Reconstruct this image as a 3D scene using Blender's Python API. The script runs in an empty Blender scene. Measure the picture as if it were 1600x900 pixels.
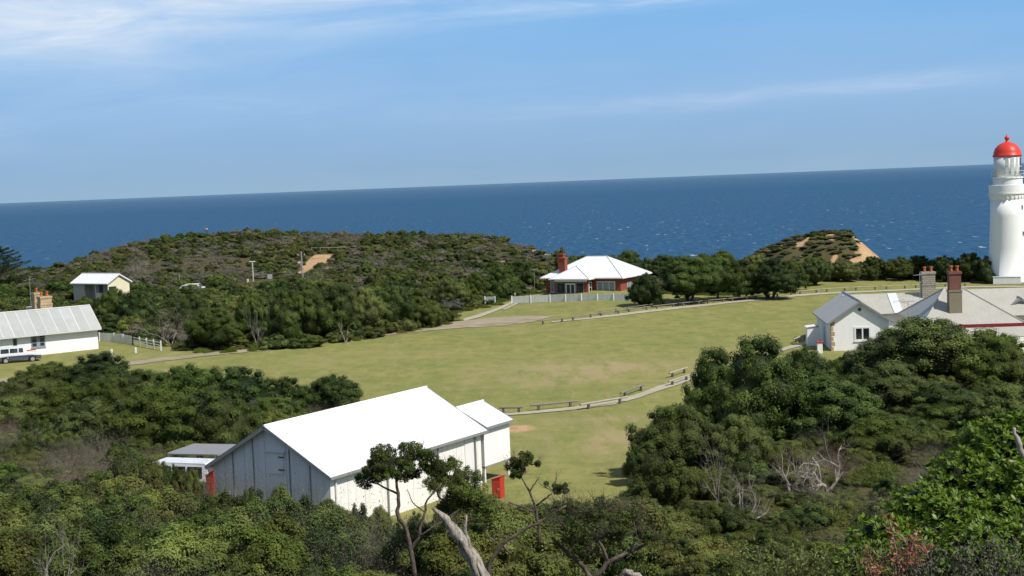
import bpy, math, random
import numpy as np
from mathutils import Vector, Matrix, noise as mnoise
R = math.radians
random.seed(7)
scene = bpy.context.scene
COL = scene.collection

# ------------------------------------------------------------ camera geometry
F = 2300.0; PITCH = math.atan(165.3/F); ROLL = R(2.26); H = 17.4
def ray(u, v):
    uc, vc = u-800, v-450
    a = uc*math.cos(ROLL)-vc*math.sin(ROLL); b = uc*math.sin(ROLL)+vc*math.cos(ROLL)
    return (a, F*math.cos(PITCH)-b*math.sin(PITCH), -(F*math.sin(PITCH)+b*math.cos(PITCH)))
def G(u, v, z=0.0):
    d = ray(u, v); t = (z-H)/d[2]; return Vector((d[0]*t, d[1]*t, z))
def PY(u, v, y):
    d = ray(u, v); t = y/d[1]; return Vector((d[0]*t, y, H+d[2]*t))
def project(x, y, z):
    cp, sp = math.cos(PITCH), math.sin(PITCH)
    f = y*cp-(z-H)*sp; dn = -(y*sp+(z-H)*cp)
    a = F*x/f; b = F*dn/f
    return 800+a*math.cos(ROLL)+b*math.sin(ROLL), 450-a*math.sin(ROLL)+b*math.cos(ROLL)

# ------------------------------------------------------------ terrain
def interp(x, xs, ys):
    if x <= xs[0]: return ys[0]
    for i in range(1, len(xs)):
        if x <= xs[i]:
            t = (x-xs[i-1])/(xs[i]-xs[i-1]); return ys[i-1]+(ys[i]-ys[i-1])*t
    return ys[-1]
FGY = [-30, 0, 12, 20, 30, 40, 55, 70, 85, 110]
FGZ = [16.2, 15.6, 12.2, 9.6, 6.5, 4.1, 1.6, .40, .12, 0]
crest = [(-300, 418, 300), (60, 413, 300), (100, 408, 310), (150, 390, 330), (220, 372, 345), (300, 363, 355),
         (400, 354, 360), (500, 360, 360), (650, 360, 360), (750, 362, 350), (800, 372, 330), (860, 388, 290),
         (930, 402, 252), (1000, 412, 240), (1200, 416, 240), (1500, 414, 240), (1900, 418, 240)]
CA, CZ, CD = [], [], []
for u, v, D in crest:
    p = PY(u, v, D); CA.append(p.x/D); CZ.append(p.z-1.2); CD.append(D)
def terr(x, y):
    if y < 110:
        z = interp(y, FGY, FGZ)
        z += .5*mnoise.noise(Vector((x*.07, y*.07, 0)))*max(0, min(1, (66-y)/20))
        if y > 8: z += max(0, min(1, (x/y-.12)/.2))*max(0, 1-abs(y-24)/16)*.6
        return z
    a = x/y
    zc, Dc = interp(a, CA, CZ), interp(a, CA, CD)
    y0 = 172.0
    base = .25*min(1, (y-110)/70)
    if y < y0: z = base
    elif y < Dc:
        t = (y-y0)/(Dc-y0); z = base+(zc-base)*(t*t*(1.6-.6*t) if t < 1 else 1)
        z += 1.1*mnoise.noise(Vector((x*.035, y*.035, 3)))*min(1, t*3)*min(1, (1-t)*4)*min(1, abs(zc)/3)
    else:
        q = y-Dc; z = zc-q*.12-(q/14)**2
    # the bare headland beyond the bluff
    hx, hy = 66.5, 300.0
    if y > 225:
        dx = x-hx; sx = 23.0 if dx < 0 else 9.0
        e = math.exp(-abs(dx/sx)**2.1*.75-((y-hy)/26)**2)
        hz = -9+13.9*e+.6*mnoise.noise(Vector((x*.25, y*.1, 9)))*min(1, e*3)
        if e > .02: z = max(z, hz)
    return max(z, -88)

# ------------------------------------------------------------ helpers
def tag(o, label=None, cat=None, group=None, kind=None):
    if label: o['label'] = label
    if cat: o['category'] = cat
    if group: o['group'] = group
    if kind: o['kind'] = kind
    return o
def empty(name, loc, rz=0.0, label=None, cat=None, group=None):
    o = bpy.data.objects.new(name, None); COL.objects.link(o); o.location = loc; o.rotation_euler = (0, 0, rz)
    o.empty_display_size = .2
    return tag(o, label, cat, group)
class MB:
    def __init__(s): s.v = []; s.f = []
    def box(s, x0, x1, y0, y1, z0, z1):
        n = len(s.v)
        s.v += [(x0,y0,z0),(x1,y0,z0),(x1,y1,z0),(x0,y1,z0),(x0,y0,z1),(x1,y0,z1),(x1,y1,z1),(x0,y1,z1)]
        s.f += [tuple(n+i for i in q) for q in ((0,3,2,1),(4,5,6,7),(0,1,5,4),(1,2,6,5),(2,3,7,6),(3,0,4,7))]
        return s
    def poly(s, pts):
        n = len(s.v); s.v += [tuple(p) for p in pts]; s.f.append(tuple(range(n, n+len(pts)))); return s
    def slab(s, pts, t):                       # a sheet with thickness t below it
        P = [Vector(p) for p in pts]; nrm = (P[1]-P[0]).cross(P[2]-P[0]).normalized()
        if nrm.z < 0: P.reverse(); nrm = -nrm
        Q = [p-nrm*t for p in P]; k = len(P); n = len(s.v)
        s.v += [tuple(p) for p in P+Q]
        s.f.append(tuple(range(n, n+k))); s.f.append(tuple(range(n+2*k-1, n+k-1, -1)))
        for i in range(k):
            j = (i+1) % k; s.f.append((n+i, n+k+i, n+k+j, n+j))
        return s
    def prism(s, prof, y0, y1):                # profile in x-z, extruded along y
        k = len(prof); n = len(s.v)
        s.v += [(p[0], y0, p[1]) for p in prof]+[(p[0], y1, p[1]) for p in prof]
        s.f.append(tuple(range(n, n+k))); s.f.append(tuple(range(n+2*k-1, n+k-1, -1)))
        for i in range(k):
            j = (i+1) % k; s.f.append((n+i, n+k+i, n+k+j, n+j))
        return s
    def tube(s, pts, rad, seg=6, caps=True):
        pts = [Vector(p) for p in pts]
        if not hasattr(rad, '__len__'): rad = [rad]*len(pts)
        n0 = len(s.v); up = None
        for i, p in enumerate(pts):
            d = (pts[min(i+1, len(pts)-1)]-pts[max(i-1, 0)]).normalized()
            if up is None: up = d.orthogonal().normalized()
            a = (up-d*up.dot(d))
            a = a.normalized() if a.length > 1e-5 else d.orthogonal().normalized()
            up = a; b = d.cross(a)
            for k in range(seg):
                t = 2*math.pi*k/seg
                s.v.append(tuple(p+(a*math.cos(t)+b*math.sin(t))*rad[i]))
        for i in range(len(pts)-1):
            for k in range(seg):
                q = n0+i*seg; k2 = (k+1) % seg
                s.f.append((q+k, q+k2, q+seg+k2, q+seg+k))
        if caps:
            s.f.append(tuple(n0+k for k in reversed(range(seg))))
            s.f.append(tuple(n0+(len(pts)-1)*seg+k for k in range(seg)))
        return s
    def lathe(s, prof, seg=48, cx=0, cy=0):
        n0 = len(s.v)
        for (r, z) in prof:
            for k in range(seg):
                t = 2*math.pi*k/seg; s.v.append((cx+r*math.cos(t), cy+r*math.sin(t), z))
        for i in range(len(prof)-1):
            for k in range(seg):
                k2 = (k+1) % seg; q = n0+i*seg
                s.f.append((q+k, q+k2, q+seg+k2, q+seg+k))
        s.f.append(tuple(n0+k for k in reversed(range(seg)))); s.f.append(tuple(n0+(len(prof)-1)*seg+k for k in range(seg)))
        return s
    def build(s, name, mat, parent=None, smooth=False, bevel=0.0):
        me = bpy.data.meshes.new(name); me.from_pydata(s.v, [], s.f); me.update()
        me.materials.append(mat)
        if smooth: me.shade_smooth()
        o = bpy.data.objects.new(name, me); COL.objects.link(o)
        if parent: o.parent = parent
        if bevel:
            m = o.modifiers.new('bevel', 'BEVEL'); m.width = bevel; m.segments = 2; m.limit_method = 'ANGLE'
        return o

# ------------------------------------------------------------ materials
MATS = {}
class NT:
    def __init__(s, name):
        s.m = bpy.data.materials.new(name); s.m.use_nodes = True; s.t = s.m.node_tree; s.N = s.t.nodes
        s.N.clear(); s.out = s.N.new('ShaderNodeOutputMaterial'); MATS[name] = s.m
    def n(s, typ, ins=None, **kw):
        x = s.N.new(typ)
        for k, v in kw.items(): setattr(x, k, v)
        for k, v in (ins or {}).items():
            if isinstance(v, bpy.types.NodeSocket): s.t.links.new(v, x.inputs[k])
            else: x.inputs[k].default_value = v
        return x
    def noise(s, scale, vec=None, detail=3, rough=.55):
        ins = {'Scale': scale, 'Detail': detail, 'Roughness': rough}
        if vec is not None: ins['Vector'] = vec
        return s.n('ShaderNodeTexNoise', ins).outputs['Fac']
    def ramp(s, fac, stops):
        x = s.n('ShaderNodeValToRGB', {'Fac': fac}); e = x.color_ramp.elements
        while len(e) < len(stops): e.new(.5)
        for i, (p, c) in enumerate(stops):
            e[i].position = p; e[i].color = (*c, 1) if len(c) == 3 else c
        return x.outputs['Color']
    def mix(s, fac, a, b, mode='MIX'):
        x = s.n('ShaderNodeMix', None, data_type='RGBA', blend_type=mode)
        for i, v in ((0, fac), (6, a), (7, b)):
            if isinstance(v, bpy.types.NodeSocket): s.t.links.new(v, x.inputs[i])
            else: x.inputs[i].default_value = v if i == 0 else (*v, 1)
        return x.outputs[2]
    def math(s, op, a, b=0.0, c=0.0, clamp=False):
        x = s.n('ShaderNodeMath', None, operation=op, use_clamp=clamp)
        for i, v in enumerate((a, b, c)):
            if isinstance(v, bpy.types.NodeSocket): s.t.links.new(v, x.inputs[i])
            else: x.inputs[i].default_value = v
        return x.outputs[0]
    def mapr(s, v, a, b, c, d):
        return s.n('ShaderNodeMapRange', {'Value': v, 'From Min': a, 'From Max': b, 'To Min': c, 'To Max': d}).outputs[0]
    def surf(s, col, rough=.7, bump=None, bstr=.3, bdist=.02, spec=.3, metal=0.0, extra=None):
        b = s.n('ShaderNodeBsdfPrincipled', {'Roughness': rough, 'Metallic': metal, 'Specular IOR Level': spec})
        if isinstance(col, bpy.types.NodeSocket): s.t.links.new(col, b.inputs['Base Color'])
        else: b.inputs['Base Color'].default_value = (*col, 1)
        if bump is not None:
            bn = s.n('ShaderNodeBump', {'Height': bump, 'Strength': bstr, 'Distance': bdist})
            s.t.links.new(bn.outputs[0], b.inputs['Normal'])
        for k, v in (extra or {}).items(): b.inputs[k].default_value = v
        s.t.links.new(b.outputs[0], s.out.inputs[0]); return b
    def obj(s): return s.n('ShaderNodeTexCoord').outputs['Object']
    def pos(s): return s.n('ShaderNodeNewGeometry').outputs['Position']

def painted(name, c, var=.12, rough=.6, scale=1.2, streak=True, dirt=(.35, .32, .26), dirtamt=.25):
    t = NT(name); o = t.obj()
    m = t.n('ShaderNodeMapping', {'Vector': o, 'Scale': (1.5, 1.5, .25) if streak else (1, 1, 1)}).outputs[0]
    n1 = t.noise(scale, m, 5, .65); n2 = t.noise(scale*6, o, 3)
    a = t.mix(t.mapr(n1, .35, .75, 0, dirtamt), c, dirt)
    col = t.mix(var, a, t.ramp(n2, [(.3, (.4, .4, .4)), (.7, (1, 1, 1))]), 'MULTIPLY')
    t.surf(col, rough, n2, .15, .01); return t.m
white_wall = painted('limewashed wall', (.90, .89, .87), .08, .8, dirtamt=.14)
white_paint = painted('white paint', (.80, .80, .79), .08, .5, dirtamt=.12)
fence_paint = painted('weathered fence paint', (.84, .84, .83), .15, .7, 2.0, dirtamt=.4)
grey_trim = painted('grey trim', (.25, .26, .27), .2, .5)
blue_trim = painted('blue grey trim', (.24, .31, .36), .1, .5)
cream_wall = painted('cream boards', (.80, .74, .50), .1, .7)
beige_wall = painted('beige boards', (.55, .50, .38), .15, .7)
dark_wood = painted('dark weathered wood', (.12, .095, .075), .4, .8, 3, False)
red_paint = painted('red paint', (.50, .045, .03), .15, .45, 2, False, (.3, .03, .02))
maroon = painted('maroon fascia', (.22, .02, .025), .1, .5, 2, False, (.1, .01, .01), .1)
dome_red = painted('red dome paint', (.70, .06, .035), .12, .38, 1.2, True, (.35, .03, .03), .35)
terracotta = painted('terracotta', (.52, .14, .06), .2, .7, 3, False, (.2, .08, .05))
render_tan = painted('tan render', (.26, .22, .14), .2, .85)
rubber = painted('rubber', (.02, .02, .02), .1, .8, 3, False, (.05, .05, .05))
metal_grey = painted('dull metal', (.33, .33, .32), .2, .4, 3, False)
concrete = painted('pale concrete', (.46, .42, .33), .3, .9, .7, False, (.30, .27, .17), .7)
t = NT('window glass'); n1 = t.noise(.8, t.obj())
t.surf(t.mix(t.mapr(n1, .4, .6, 0, 1), (.012, .015, .018), (.05, .06, .07)), .07, spec=.6); glass = t.m
t = NT('curtained glass'); o = t.obj(); w = t.n('ShaderNodeTexWave', {'Vector': o, 'Scale': 4, 'Distortion': 1})
t.surf(t.mix(.5, t.ramp(w.outputs['Fac'], [(0, (.18, .19, .20)), (1, (.42, .43, .43))]), (.25, .28, .3)), .1, spec=.6); curtain = t.m

t = NT('bright lantern glass'); t.surf(t.mix(t.noise(1.5, t.obj()), (.50, .53, .50), (.66, .68, .62)), .15, spec=.5); pale_glass = t.m
def shed_wall(name, c):
    t = NT(name); o = t.obj(); x = t.n('ShaderNodeSeparateXYZ', {'Vector': o})
    s = t.math('ADD', x.outputs[0], x.outputs[1])
    fr = t.math('FRACT', t.math('MULTIPLY', s, 5.2)); rib = t.math('GREATER_THAN', fr, .86)
    fr2 = t.math('FRACT', t.math('MULTIPLY', s, .72)); seam = t.math('GREATER_THAN', fr2, .975)
    m = t.n('ShaderNodeMapping', {'Vector': o, 'Scale': (3, 3, .3)}).outputs[0]
    n = t.noise(1.4, m, 5, .7)
    col = t.mix(t.mapr(n, .45, .8, 0, .5), c, (.42, .40, .35))
    col = t.mix(t.math('MULTIPLY', seam, .55), col, (.12, .12, .12))
    t.surf(col, .55, t.math('ADD', t.math('MULTIPLY', rib, .6), n), .35, .03); return t.m
shed_cladding = shed_wall('shed cladding', (.84, .82, .77))
def roof_mat(name, c, c2, seams=False, rough=.45, axis=0, spec=.4):
    t = NT(name); o = t.obj(); x = t.n('ShaderNodeSeparateXYZ', {'Vector': o})
    ax = x.outputs[axis]
    w = t.math('SINE', t.math('MULTIPLY', ax, 2*math.pi/.15))
    n = t.noise(.55, o, 6, .65); n2 = t.noise(7, t.n('ShaderNodeMapping', {'Vector': o, 'Scale': (1, .15, .15) if axis == 0 else (.15, 1, .15)}).outputs[0], 3)
    col = t.mix(t.mapr(n, .35, .7, 0, .8), c, c2)
    col = t.mix(t.mapr(n2, .45, .8, 0, .25), col, (.25, .22, .18))
    if seams:
        fr = t.math('FRACT', t.math('MULTIPLY', ax, .8)); sm = t.math('GREATER_THAN', fr, .94)
        col = t.mix(t.math('MULTIPLY', sm, .6), col, (.75, .75, .72))
        fl = t.math('FLOOR', t.math('MULTIPLY', ax, .8))
        wn = t.n('ShaderNodeTexWhiteNoise', {'W': fl}, noise_dimensions='1D').outputs['Value']
        col = t.mix(t.mapr(wn, 0, 1, 0, .35), col, (.27, .29, .28))
    t.surf(col, rough, w, .12, .02, spec=spec); return t.m
roof_white = roof_mat('white metal roof', (.82, .83, .84), (.74, .75, .76))
roof_whitey = roof_mat('white metal roof across', (.80, .81, .82), (.74, .75, .76), axis=1)
roof_grey = roof_mat('galvanised roof', (.42, .44, .43), (.36, .37, .35), True)
roof_tan = roof_mat('tan metal roof', (.44, .43, .38), (.37, .36, .31))
roof_tany = roof_mat('tan metal roof across', (.44, .43, .38), (.37, .36, .31), axis=1)
roof_pale = roof_mat('skylight sheet', (.66, .69, .70), (.6, .62, .64))
def brick(name, c1, c2, mortar, scale=1.0, bw=.23, bh=.075, ms=.008):
    t = NT(name); o = t.obj(); x = t.n('ShaderNodeSeparateXYZ', {'Vector': o})
    v = t.n('ShaderNodeCombineXYZ', {'X': t.math('ADD', x.outputs[0], x.outputs[1]), 'Y': x.outputs[2]}).outputs[0]
    b = t.n('ShaderNodeTexBrick', {'Vector': v, 'Color1': (*c1, 1), 'Color2': (*c2, 1), 'Mortar': (*mortar, 1), 'Scale': scale,
            'Mortar Size': ms, 'Brick Width': bw, 'Row Height': bh, 'Bias': 0.0})
    n = t.noise(1.3, o, 5, .7)
    col = t.mix(t.mapr(n, .35, .7, 0, .5), b.outputs['Color'], tuple(k*.6 for k in c1))
    t.surf(col, .85, b.outputs['Fac'], -.4, .01); return t.m
brick_red = brick('red brick', (.31, .068, .034), (.22, .045, .026), (.24, .13, .09))
brick_chim = brick('chimney brick', (.22, .075, .05), (.16, .055, .038), (.23, .17, .14))
stone_warm = brick('golden stone blocks', (.55, .42, .24), (.44, .33, .19), (.28, .22, .15), bw=.5, bh=.26, ms=.02)
stone_grey = brick('grey rubble stone', (.40, .36, .28), (.30, .27, .21), (.16, .14, .11), bw=.42, bh=.2, ms=.025)
t = NT('rendered tower'); o = t.obj(); lh_course = t.n('ShaderNodeTexBrick', {'Vector': t.n('ShaderNodeCombineXYZ', {'X': t.n('ShaderNodeSeparateXYZ', {'Vector': o}).outputs[0], 'Y': t.n('ShaderNodeSeparateXYZ', {'Vector': o}).outputs[2]}).outputs[0], 'Scale': 1.0, 'Brick Width': .9, 'Row Height': .4, 'Mortar Size': .02}).outputs['Fac']
v = t.n('ShaderNodeMapping', {'Vector': o, 'Scale': (1, 1, .2)}).outputs[0]
n = t.noise(1.2, v, 5, .6); n2 = t.noise(5, o, 4)
t.surf(t.mix(t.mapr(n, .4, .75, 0, .22), (.88, .87, .84), (.60, .57, .50)), .7, t.math('SUBTRACT', n2, t.math('MULTIPLY', lh_course, .4)), .35, .03); tower_white = t.m
t = NT('bleached dead wood'); o = t.obj()
v = t.n('ShaderNodeMapping', {'Vector': o, 'Scale': (7, 7, 1.2), 'Rotation': (.0, .45, 0)}).outputs[0]
n = t.noise(4, v, 6, .7); n2 = t.noise(1.5, o, 3)
c = t.ramp(n, [(.36, (.05, .04, .035)), (.46, (.24, .21, .18)), (.62, (.48, .45, .40))])
t.surf(t.mix(t.mapr(n2, .4, .65, 0, .5), c, (.30, .24, .17)), .85, n, .9, .03); dead_wood = t.m
t = NT('grey twigs'); n = t.noise(.9, t.pos(), 3); oi = t.n('ShaderNodeObjectInfo').outputs['Random']
c = t.mix(t.mapr(n, .35, .65, 0, 1), (.20, .165, .13), (.11, .085, .07))
t.surf(t.mix(t.mapr(oi, 0, 1, 0, .6), c, (.27, .24, .21)), .85); twig_mat = t.m
t = NT('pale dead limbs'); n = t.noise(3, t.pos(), 4)
t.surf(t.ramp(n, [(.35, (.15, .12, .10)), (.6, (.38, .34, .29))]), .85, n, .5, .02); limb_mat = t.m
t = NT('rough bark'); n = t.noise(5, t.obj(), 5, .7)
t.surf(t.ramp(n, [(.35, (.035, .028, .022)), (.65, (.16, .125, .10))]), .9, n, .8, .03); bark = t.m

def leaf_mat(name, lo, hi, warm, amount=.5, gloss=.25, trans=.18, rough=.5, patch=.02):
    t = NT(name); p = t.pos()
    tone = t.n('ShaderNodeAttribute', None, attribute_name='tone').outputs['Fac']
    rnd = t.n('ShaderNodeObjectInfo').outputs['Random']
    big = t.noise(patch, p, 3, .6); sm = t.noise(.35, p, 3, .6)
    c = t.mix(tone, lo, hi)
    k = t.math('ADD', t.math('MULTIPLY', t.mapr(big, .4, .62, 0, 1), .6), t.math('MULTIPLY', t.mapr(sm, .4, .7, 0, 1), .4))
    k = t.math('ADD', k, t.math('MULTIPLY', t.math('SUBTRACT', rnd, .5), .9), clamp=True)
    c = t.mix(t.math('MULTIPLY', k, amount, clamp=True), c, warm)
    r2 = t.math('FRACT', t.math('MULTIPLY', rnd, 7.31))
    hsv = t.n('ShaderNodeHueSaturation', {'Color': c, 'Value': t.mapr(r2, 0, 1, .72, 1.3), 'Saturation': t.mapr(rnd, 0, 1, .9, 1.1)})
    b = t.n('ShaderNodeBsdfPrincipled', {'Base Color': hsv.outputs[0], 'Roughness': rough, 'Specular IOR Level': gloss})
    tr = t.n('ShaderNodeBsdfTranslucent', {'Color': hsv.outputs[0]})
    mx = t.n('ShaderNodeMixShader', {0: trans, 1: b.outputs[0], 2: tr.outputs[0]})
    t.t.links.new(mx.outputs[0], t.out.inputs[0]); return t.m
t = NT('grey dead limbs'); n = t.noise(3, t.pos(), 4)
t.surf(t.ramp(n, [(.35, (.13, .11, .09)), (.6, (.30, .265, .23))]), .85, n, .5, .02); grey_limb = t.m
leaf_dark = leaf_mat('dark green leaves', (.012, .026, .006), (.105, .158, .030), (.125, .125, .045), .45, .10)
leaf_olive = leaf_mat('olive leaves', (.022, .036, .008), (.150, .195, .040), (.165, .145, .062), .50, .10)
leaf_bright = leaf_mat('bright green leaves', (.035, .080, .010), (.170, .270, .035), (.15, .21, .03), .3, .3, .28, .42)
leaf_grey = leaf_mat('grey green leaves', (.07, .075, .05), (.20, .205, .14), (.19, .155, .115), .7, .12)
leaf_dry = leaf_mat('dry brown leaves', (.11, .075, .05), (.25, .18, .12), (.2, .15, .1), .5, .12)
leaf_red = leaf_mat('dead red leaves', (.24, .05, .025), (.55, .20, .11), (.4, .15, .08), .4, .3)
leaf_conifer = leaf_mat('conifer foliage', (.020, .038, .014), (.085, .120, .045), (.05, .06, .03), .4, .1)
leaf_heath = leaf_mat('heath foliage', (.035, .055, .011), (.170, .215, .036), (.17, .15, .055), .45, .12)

# ------------------------------------------------------------ world, sun, camera
SUN = Vector((.775*math.cos(R(50)), -.63*math.cos(R(50)), math.sin(R(50)))).normalized()
w = bpy.data.worlds.new("World"); scene.world = w; w.use_nodes = True
nt = w.node_tree; N = nt.nodes; N.clear(); L = nt.links.new
def wn(typ, ins=None, **kw):
    x = N.new(typ)
    for k, v in kw.items(): setattr(x, k, v)
    for k, v in (ins or {}).items():
        if isinstance(v, bpy.types.NodeSocket): L(v, x.inputs[k])
        else: x.inputs[k].default_value = v
    return x
def wm(op, a, b=0.0, clamp=False):
    x = wn('ShaderNodeMath', {0: a, 1: b}, operation=op, use_clamp=clamp); return x.outputs[0]
tc = wn('ShaderNodeTexCoord').outputs['Generated']
sep = wn('ShaderNodeSeparateXYZ', {'Vector': tc})
zz = wm('ADD', wm('MULTIPLY', sep.outputs[2], 1.3), .10)
sv = wn('ShaderNodeCombineXYZ', {'X': sep.outputs[0], 'Y': sep.outputs[1], 'Z': zz})
sky = wn('ShaderNodeTexSky', {'Vector': sv.outputs[0]}, sky_type='NISHITA', sun_disc=False, sun_elevation=R(50),
         sun_rotation=math.atan2(SUN.x, SUN.y), altitude=50, air_density=1.0, dust_density=.6, ozone_density=2.0)
hs = wn('ShaderNodeHueSaturation', {'Color': sky.outputs[0], 'Saturation': .55, 'Value': 1.0})
# thin cirrus, laid out by direction: az = x/y, el = z
az = wm('DIVIDE', sep.outputs[0], wm('MAXIMUM', sep.outputs[1], .05)); el = sep.outputs[2]
def blob(ca, ce, wa, we, rot=0.0):
    da = wm('SUBTRACT', az, ca); de = wm('SUBTRACT', el, ce)
    de = wm('SUBTRACT', de, wm('MULTIPLY', da, rot))
    q = wm('ADD', wm('POWER', wm('ABSOLUTE', wm('DIVIDE', da, wa)), 2.0), wm('POWER', wm('ABSOLUTE', wm('DIVIDE', de, we)), 2.0))
    return wm('EXPONENT', wm('MULTIPLY', q, -1.0))
cv = wn('ShaderNodeCombineXYZ', {'X': az, 'Y': wm('SUBTRACT', el, wm('MULTIPLY', az, .035)), 'Z': 0.0}).outputs[0]
def streak(scx, scy, sc, det, rough, dist, lo, hi):
    mp = wn('ShaderNodeMapping', {'Vector': cv, 'Scale': (scx, scy, 1)}).outputs[0]
    nz = wn('ShaderNodeTexNoise', {'Vector': mp, 'Scale': sc, 'Detail': det, 'Roughness': rough, 'Distortion': dist}).outputs['Fac']
    return wn('ShaderNodeMapRange', {'Value': nz, 'From Min': lo, 'From Max': hi}).outputs[0]
s1 = streak(1.0, 5.5, 7, 7, .6, .5, .33, .72); s2 = streak(1.0, 9.0, 10, 7, .62, .7, .38, .75)
m1 = blob(-.30, .118, .17, .030, .03)
m2 = blob(-.06, .128, .12, .007, .02)
m3 = blob(.15, .050, .15, .0060, .031)
m3b = blob(.27, .0545, .06, .005, .031)
m4 = blob(.12, .119, .20, .006, .05)
m5 = blob(-.28, .055, .25, .016, .02)
cl = wm('ADD', wm('MULTIPLY', wm('MULTIPLY', m1, wm('ADD', s1, .45)), .95), wm('MULTIPLY', wm('MULTIPLY', m2, s2), .9))
cl = wm('ADD', cl, wm('MULTIPLY', wm('MULTIPLY', wm('ADD', m3, m3b), wm('ADD', s2, .35)), .26))
cl = wm('ADD', cl, wm('MULTIPLY', wm('MULTIPLY', m4, wm('ADD', s2, .2)), .60))
cl = wm('ADD', cl, wm('MULTIPLY', wm('MULTIPLY', m5, s1), .16))
cl = wm('ADD', cl, wm('MULTIPLY', s1, .05), True)
cm = wn('ShaderNodeMix', None, data_type='RGBA'); L(wm('MULTIPLY', cl, .8), cm.inputs[0])
tint = wn('ShaderNodeMix', None, data_type='RGBA', blend_type='MULTIPLY'); tint.inputs[0].default_value = 1.0
L(hs.outputs[0], tint.inputs[6]); tint.inputs[7].default_value = (1, 1, 1, 1)
SK = .12
gr = wn('ShaderNodeValToRGB', {'Fac': wm('DIVIDE', el, .26, True)}); ge = gr.color_ramp.elements
for _ in range(3): ge.new(.5)
for e_, (p_, c_) in zip(ge, [(0, (.295, .455, .630)), (.05, (.280, .450, .650)), (.20, (.285, .490, .770)), (.44, (.215, .475, .830)), (1, (.13, .34, .70))]):
    e_.position = p_; e_.color = (*[k_ for k_ in c_], 1)
gs = wn('ShaderNodeMix', None, data_type='RGBA', blend_type='MULTIPLY'); gs.inputs[0].default_value = 1.0; gs.inputs[7].default_value = (1/SK, 1/SK, 1/SK, 1); L(gr.outputs[0], gs.inputs[6]); gs.clamp_result = False
lo_ = wn('ShaderNodeMapRange', {'Value': el, 'From Min': .22, 'From Max': .5, 'To Min': 1.0, 'To Max': 0.0}).outputs[0]
lm = wn('ShaderNodeMix', None, data_type='RGBA'); L(lo_, lm.inputs[0]); L(tint.outputs[2], lm.inputs[6]); L(gs.outputs[2], lm.inputs[7])
L(lm.outputs[2], cm.inputs[6]); cm.inputs[7].default_value = (.86/SK, .91/SK, .97/SK, 1)
bg = wn('ShaderNodeBackground', {'Color': cm.outputs[2], 'Strength': SK})
wo = wn('ShaderNodeOutputWorld'); L(bg.outputs[0], wo.inputs[0])
sl = bpy.data.lights.new('sun', 'SUN'); sl.energy = 5.0; sl.angle = R(.53); sl.color = (1, .955, .88)
so = bpy.data.objects.new('sun', sl); COL.objects.link(so); so.rotation_euler = SUN.to_track_quat('Z', 'Y').to_euler(); so.location = (60, -30, 90)
cd = bpy.data.cameras.new('camera'); cd.sensor_width = 36; cd.lens = 36*F/1600; cd.clip_end = 200000; cd.clip_start = .1
co = bpy.data.objects.new('camera', cd); COL.objects.link(co); scene.camera = co
fw = Vector((0, math.cos(PITCH), -math.sin(PITCH))); r0 = Vector((1, 0, 0)); u0 = r0.cross(fw)
rt = r0*math.cos(ROLL)-u0*math.sin(ROLL); up = r0*math.sin(ROLL)+u0*math.cos(ROLL)
co.matrix_world = Matrix(((rt.x, up.x, -fw.x, 0), (rt.y, up.y, -fw.y, 0), (rt.z, up.z, -fw.z, H), (0, 0, 0, 1)))
scene.view_settings.view_transform = 'Standard'; scene.view_settings.look = 'None'; scene.view_settings.exposure = 0
scene.cycles.max_bounces = 5; scene.cycles.diffuse_bounces = 3; scene.cycles.glossy_bounces = 2
scene.cycles.transmission_bounces = 3; scene.cycles.transparent_max_bounces = 4; scene.cycles.use_denoising = True

# ------------------------------------------------------------ regions
def inpoly(x, y, P):
    c = False; j = len(P)-1
    for i in range(len(P)):
        if (P[i][1] > y) != (P[j][1] > y) and x < (P[j][0]-P[i][0])*(y-P[i][1])/(P[j][1]-P[i][1])+P[i][0]: c = not c
        j = i
    return c
field_px = [(-160, 640), (-160, 560), (0, 556), (150, 531), (205, 533), (262, 540), (340, 551), (450, 543), (560, 530), (650, 518),
            (700, 506), (690, 494), (720, 488), (775, 479), (812, 470), (845, 462), (1015, 462), (1000, 470), (1060, 468), (1130, 466),
            (1200, 459), (1240, 450), (1300, 440), (1420, 435), (1560, 437), (1720, 440), (1800, 560),
            (1420, 575), (1300, 585), (1250, 640), (1180, 670), (1100, 700), (1045, 760), (1010, 800), (930, 815), (830, 822), (700, 850), (560, 880), (480, 850),
            (380, 790), (300, 780), (290, 725), (380, 700), (560, 672), (560, 655), (470, 650), (350, 630), (240, 612), (60, 606)]
FIELD = [tuple(G(u, v, .1)[:2]) for u, v in field_px]
track_px = [(372, 447), (430, 443), (470, 437), (468, 424), (474, 412), (492, 397), (524, 399), (520, 404), (490, 420), (478, 436), (440, 450), (375, 452)]
def hillpt(u, v):
    """where the ray of a pixel meets the terrain"""
    d = ray(u, v)
    y = 20.0
    while y < 420:
        t = y/d[1]
        if H+d[2]*t <= terr(d[0]*t, y): return Vector((d[0]*t, y, terr(d[0]*t, y)))
        y += .5
    return Vector((d[0]*t, y, terr(d[0]*t, y)))
TRACK = [tuple(hillpt(u, v)[:2]) for u, v in track_px]
carpark = hillpt(272, 455)
DEADS = []
KEEP = [(-6, 79, 10.0), (-14, 76, 6), (-57, 163, 14), (-70, 157, 14), (-49.5, 172, 6), (-64.5, 228, 6.2), (12, 214, 9.5), (35, 146, 8), (43, 136, 9), (72.8, 215, 5)]
for u_, v_ in ((225, 545), (240, 548), (252, 551), (212, 543), (190, 540)):
    p_ = G(u_, v_, .1); KEEP.append((p_.x, p_.y-1.0, 2.6))
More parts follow.
